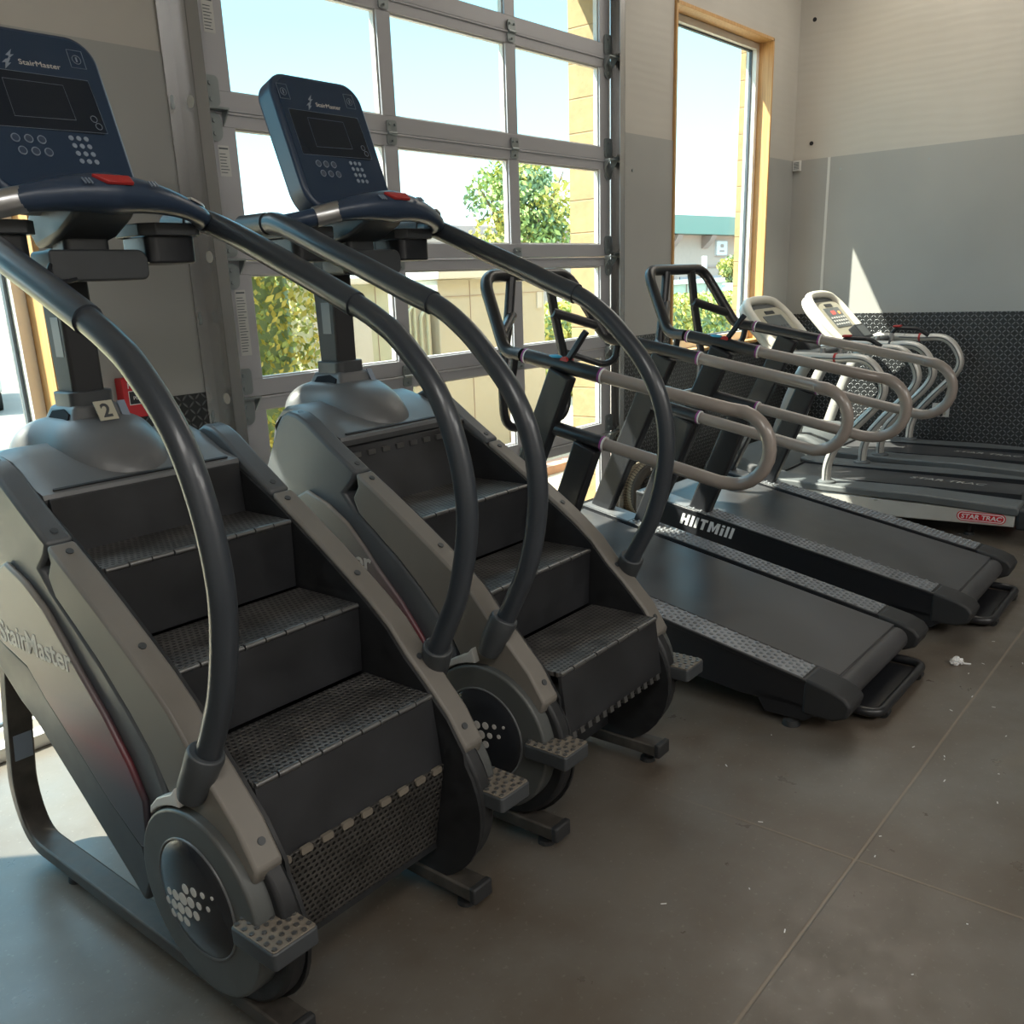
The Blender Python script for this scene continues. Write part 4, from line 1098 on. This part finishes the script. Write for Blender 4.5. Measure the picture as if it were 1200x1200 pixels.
obj('conduit', b, 'transformer', e)
e = thing('switchgear_cabinet', 'long tan utility cabinet with a small white plate outside the garage door', 'utility cabinet', (7.35, 2.5, -.06))
obj('body', B().box(-.80, .86, 0, 1.3, 0, 1.82), 'transformertan', e, .01)
obj('lid', B().box(-.83, .90, -.05, 1.34, 1.82, 1.90), 'winframe', e, .01)
b = B().box(-.35, -.346, -.006, 0, .1, 1.80); b.box(-.8, .86, -.006, 0, 1.66, 1.665); b.box(.20, .204, -.006, 0, .1, 1.66)
obj('door_seam', b, 'stuccotrim', e)
obj('plate', B().box(.72, .80, -.012, 0, 1.50, 1.66), 'whiteplastic', e)
e = tag(obj('bollard', B().tube([(5.25, 2.35, -.06), (5.25, 2.35, .62)], .045, (1, 0, 0), 14), 'transformertan'), 'short tan post standing before the green utility cabinet', 'post')
hedge('hedge', 'tall yellow green hedge left of the green utility cabinet', 3.60, 4.68, 2.0, 2.42, 2.05, 5200, group=None, size=.034)
hedge('hedge', 'clipped yellow green hedge seen right of the tan cabinet', 10.6, 16.2, 4.9, 5.6, 1.30, 6500, size=.055)
hedge('hedge', 'clipped hedge below the right hand window view', 16.6, 27.0, 6.0, 7.0, 1.22, 6500, size=.07)
tree('leafy green tree outside the third garage door pane row', (17.9, 10.2, 3.15), (1.75, 1.5, 1.65), 7500, .085, 2.3)
tree('small round green tree before the green roofed building', (46.4, 18.6, 1.75), (1.45, 1.3, .95), 2600, .12, 1.2)
# far building
e = thing('shop_building', 'long pink stucco shop building with a green roof across the parking lot', 'building', (45, 26, -.12))
obj('wall', B().box(-19, 26, 0, 8, 0, 4.35), 'stucco', e)
b = B().box(-19.2, 2.0, -.2, 0, 4.05, 4.42)
obj('parapet_cap', b, 'stuccotrim', e)
obj('roof', B().prism([(4.0, 4.25), (27, 4.25), (27, 5.45), (6.6, 5.30)], -.9, 8, 'y'), 'greenroof', e)
b = B()
for x in (7.6, 12.0, 16.9): b.prism([(0, 4.22), (-.75, 4.22), (-.62, 3.95), (-.10, 3.45), (0, 3.45)], x, x+.7, 'x')
objs('corbel', b, 'stuccotrim', e)
b = B()
for x in (5.2, 8.9, 12.6): b.box(x, x+3.0, -.08, 0, 2.30, 2.42); b.box(x+3.1, x+3.5, -.12, 0, 0, 2.5)
obj('wall_band', b, 'stuccotrim', e)
b = B()
for x in (5.4, 9.2, 13.0): b.box(x, x+2.6, -.05, 0, .3, 1.75)
obj('shop_window', b, 'carglass', e)
sg = obj('wall_sign', B().box(13.9, 15.5, -.12, 0, 3.0, 3.95), 'white', e)
b = B()
for i in range(11):
    for k in (0, 1): b.box(13.9+i*.153, 13.97+i*.153, -.13, -.12, (3.0, 3.89)[k], (3.06, 3.95)[k])
for i in range(8):
    for k in (0, 1): b.box((13.9, 15.43)[k], (13.97, 15.5)[k], -.13, -.12, 3.03+i*.118, 3.09+i*.118)
b.rrect(14.35, 15.05, 3.22, 3.34, .05, -.13, -.12, 'y'); b.rrect(14.45, 14.95, 3.5, 3.72, .1, -.13, -.12, 'y')
obj('sign_pattern', b, 'stuccotrim', sg)
e = thing('dumpster_enclosure', 'pale green panelled enclosure behind the hedge in the right window', 'enclosure', (23.0, 9.2, -.12))
obj('wall', B().box(-2.6, 3.0, 0, 2.2, 0, 1.62), 'greenenam', e) if False else obj('wall', B().box(-2.6, 3.0, 0, 2.2, 0, 1.62), 'transformer', e)
obj('top_rail', B().box(-2.65, 3.05, -.05, .02, 1.60, 1.72), 'winframe', e)
b = B()
for x in (-1.6, -.4, .8, 2.0): b.box(x, x+.04, -.03, 0, 0, 1.6)
objs('panel_joint', b, 'stuccotrim', e)
def car(label, loc, rz, paint):
    e = thing('car', label, 'car', loc, rz)
    obj('body', B().prism([(-2.2, .35), (-2.2, .75), (-2.0, .92), (-1.3, .98), (-.7, 1.42), (.7, 1.45), (1.4, 1.02), (2.1, .88), (2.25, .6), (2.2, .32)], -.85, .85, 'y'), paint, e, .08, seg=3)
    obj('window', B().prism([(-1.15, 1.0), (-.66, 1.36), (.66, 1.38), (1.2, 1.02)], -.86, .86, 'y'), 'carglass', e)
    b = B()
    for x in (-1.35, 1.4):
        for y in (-.84, .66): b.lathe([(.05, 0), (.32, 0), (.32, .18), (.05, .18)], (x, y, .32), 'y', 20)
    objs('wheel', b, 'rubber', e)
    obj('tail_light', B().box(-2.23, -2.1, -.8, -.5, .66, .82), 'taillight', e); obj('tail_light', B().box(-2.23, -2.1, .5, .8, .66, .82), 'taillight', e)
    return e
car('white car parked outside the left window', (6.9, 15.6, -.12), math.radians(70), 'carwhite')
car('blue grey car parked beyond the hedge in the right window', (33.5, 12.2, -.12), math.radians(200), 'carblue')
car('white car behind the blue grey car in the parking lot', (38.5, 14.6, -.12), math.radians(190), 'carwhite')
tag(obj('sign_post', B().box(32.0, 32.22, 12.9, 13.0, -.12, 2.35), 'white'), 'slim white post in the parking lot before the small tree', 'post')
hedge('hedge', 'dry shrub row behind the white car outside the left window', -2.0, 7.5, 22.0, 23.5, 2.2, 3500, size=.16)
tag(obj('lawn', B().box(-10, 12, 5.8, 12.5, -.12, -.09), 'grass', smooth=False), 'dry grass strip outside the left window', 'lawn', kind='stuff')
tag(obj('painted_kerb', B().box(2.0, 9.0, 1.55, 1.75, -.06, .02), 'brickpath'), 'reddish painted kerb outside the garage door', 'kerb')

# ------------------------------------------------------------------ light
w = bpy.data.worlds.new('sky'); sc.world = w; w.use_nodes = True; nt = w.node_tree; bg = nt.nodes['Background']
tc = nt.nodes.new('ShaderNodeTexCoord'); sp = nt.nodes.new('ShaderNodeSeparateXYZ'); nt.links.new(tc.outputs['Generated'], sp.inputs[0])
rp = nt.nodes.new('ShaderNodeValToRGB'); nt.links.new(sp.outputs['Z'], rp.inputs[0])
e_ = rp.color_ramp.elements; e_[0].position = .0; e_[0].color = (.80, .82, .80, 1)
e_[1].position = 1.; e_[1].color = (.70, .88, 1.0, 1)
for ps, cl in ((.055, (.42, .54, .58)), (.12, (.20, .41, .48)), (.24, (.138, .34, .46)), (.5, (.13, .34, .48)), (.68, (.62, .80, .94))):
    x = e_.new(ps); x.color = (*cl, 1)
nt.links.new(rp.outputs[0], bg.inputs[0]); bg.inputs[1].default_value = 2.5
sd = Vector((1, -1, -1.9)).normalized()
L = bpy.data.lights.new('sun', 'SUN'); L.energy = 8.5; L.angle = math.radians(.6); L.color = (1.0, .92, .78)
lo = bpy.data.objects.new('sun', L); C.objects.link(lo); lo.rotation_euler = sd.to_track_quat('-Z', 'Y').to_euler(); lo.location = (-5, 10, 20)
for i, (x, y) in enumerate(((1.0, -7.0), (4.0, -8.0), (2.6, -8.2), (-1.0, -4.6))):  # unseen area lamps, added as soft fill for the room
    A = bpy.data.lights.new('fill_light', 'AREA'); A.shape = 'RECTANGLE'; A.size = 2.4; A.size_y = 1.2; A.energy = 32; A.color = (1.0, .97, .92)
    o = bpy.data.objects.new('fill_light', A); C.objects.link(o); o.location = (x, y, ZC-.08)

A = bpy.data.lights.new('fill_light', 'AREA'); A.shape = 'RECTANGLE'; A.size = 2.6; A.size_y = 1.8; A.energy = 17; A.color = (1.0, .93, .82)  # another unseen lamp, added to brighten the upper right wall
o = bpy.data.objects.new('fill_light', A); C.objects.link(o); o.location = (7.1, -1.5, ZC-.08)

# ------------------------------------------------------------------ camera
cam = bpy.data.cameras.new('camera'); co = bpy.data.objects.new('camera', cam); C.objects.link(co); sc.camera = co
Rm = Matrix(((0.64130517, 0.25034703, -0.72529583), (-0.76618976, 0.15843381, -0.62277763), (-0.04099915, 0.95510475, 0.29341775)))
co.matrix_world = Matrix.Translation((0, -3.58, 1.70)) @ Rm.to_4x4()
cam.sensor_width = 36; cam.lens = 36*1078.39/1200; cam.shift_x = (600-570.35)/1200; cam.shift_y = (664.31-600)/1200
cam.clip_start = .05; cam.clip_end = 400
sc.view_settings.view_transform = 'Standard'; sc.view_settings.look = 'None'; sc.view_settings.gamma = 1; sc.view_settings.use_curve_mapping = False
sc.view_settings.exposure = 1.3
sc.cycles.max_bounces = 8; sc.cycles.diffuse_bounces = 4; sc.cycles.glossy_bounces = 4; sc.cycles.transparent_max_bounces = 12
sc.cycles.caustics_reflective = False; sc.cycles.caustics_refractive = False; sc.cycles.sample_clamp_indirect = 8
sc.cycles.use_denoising = True
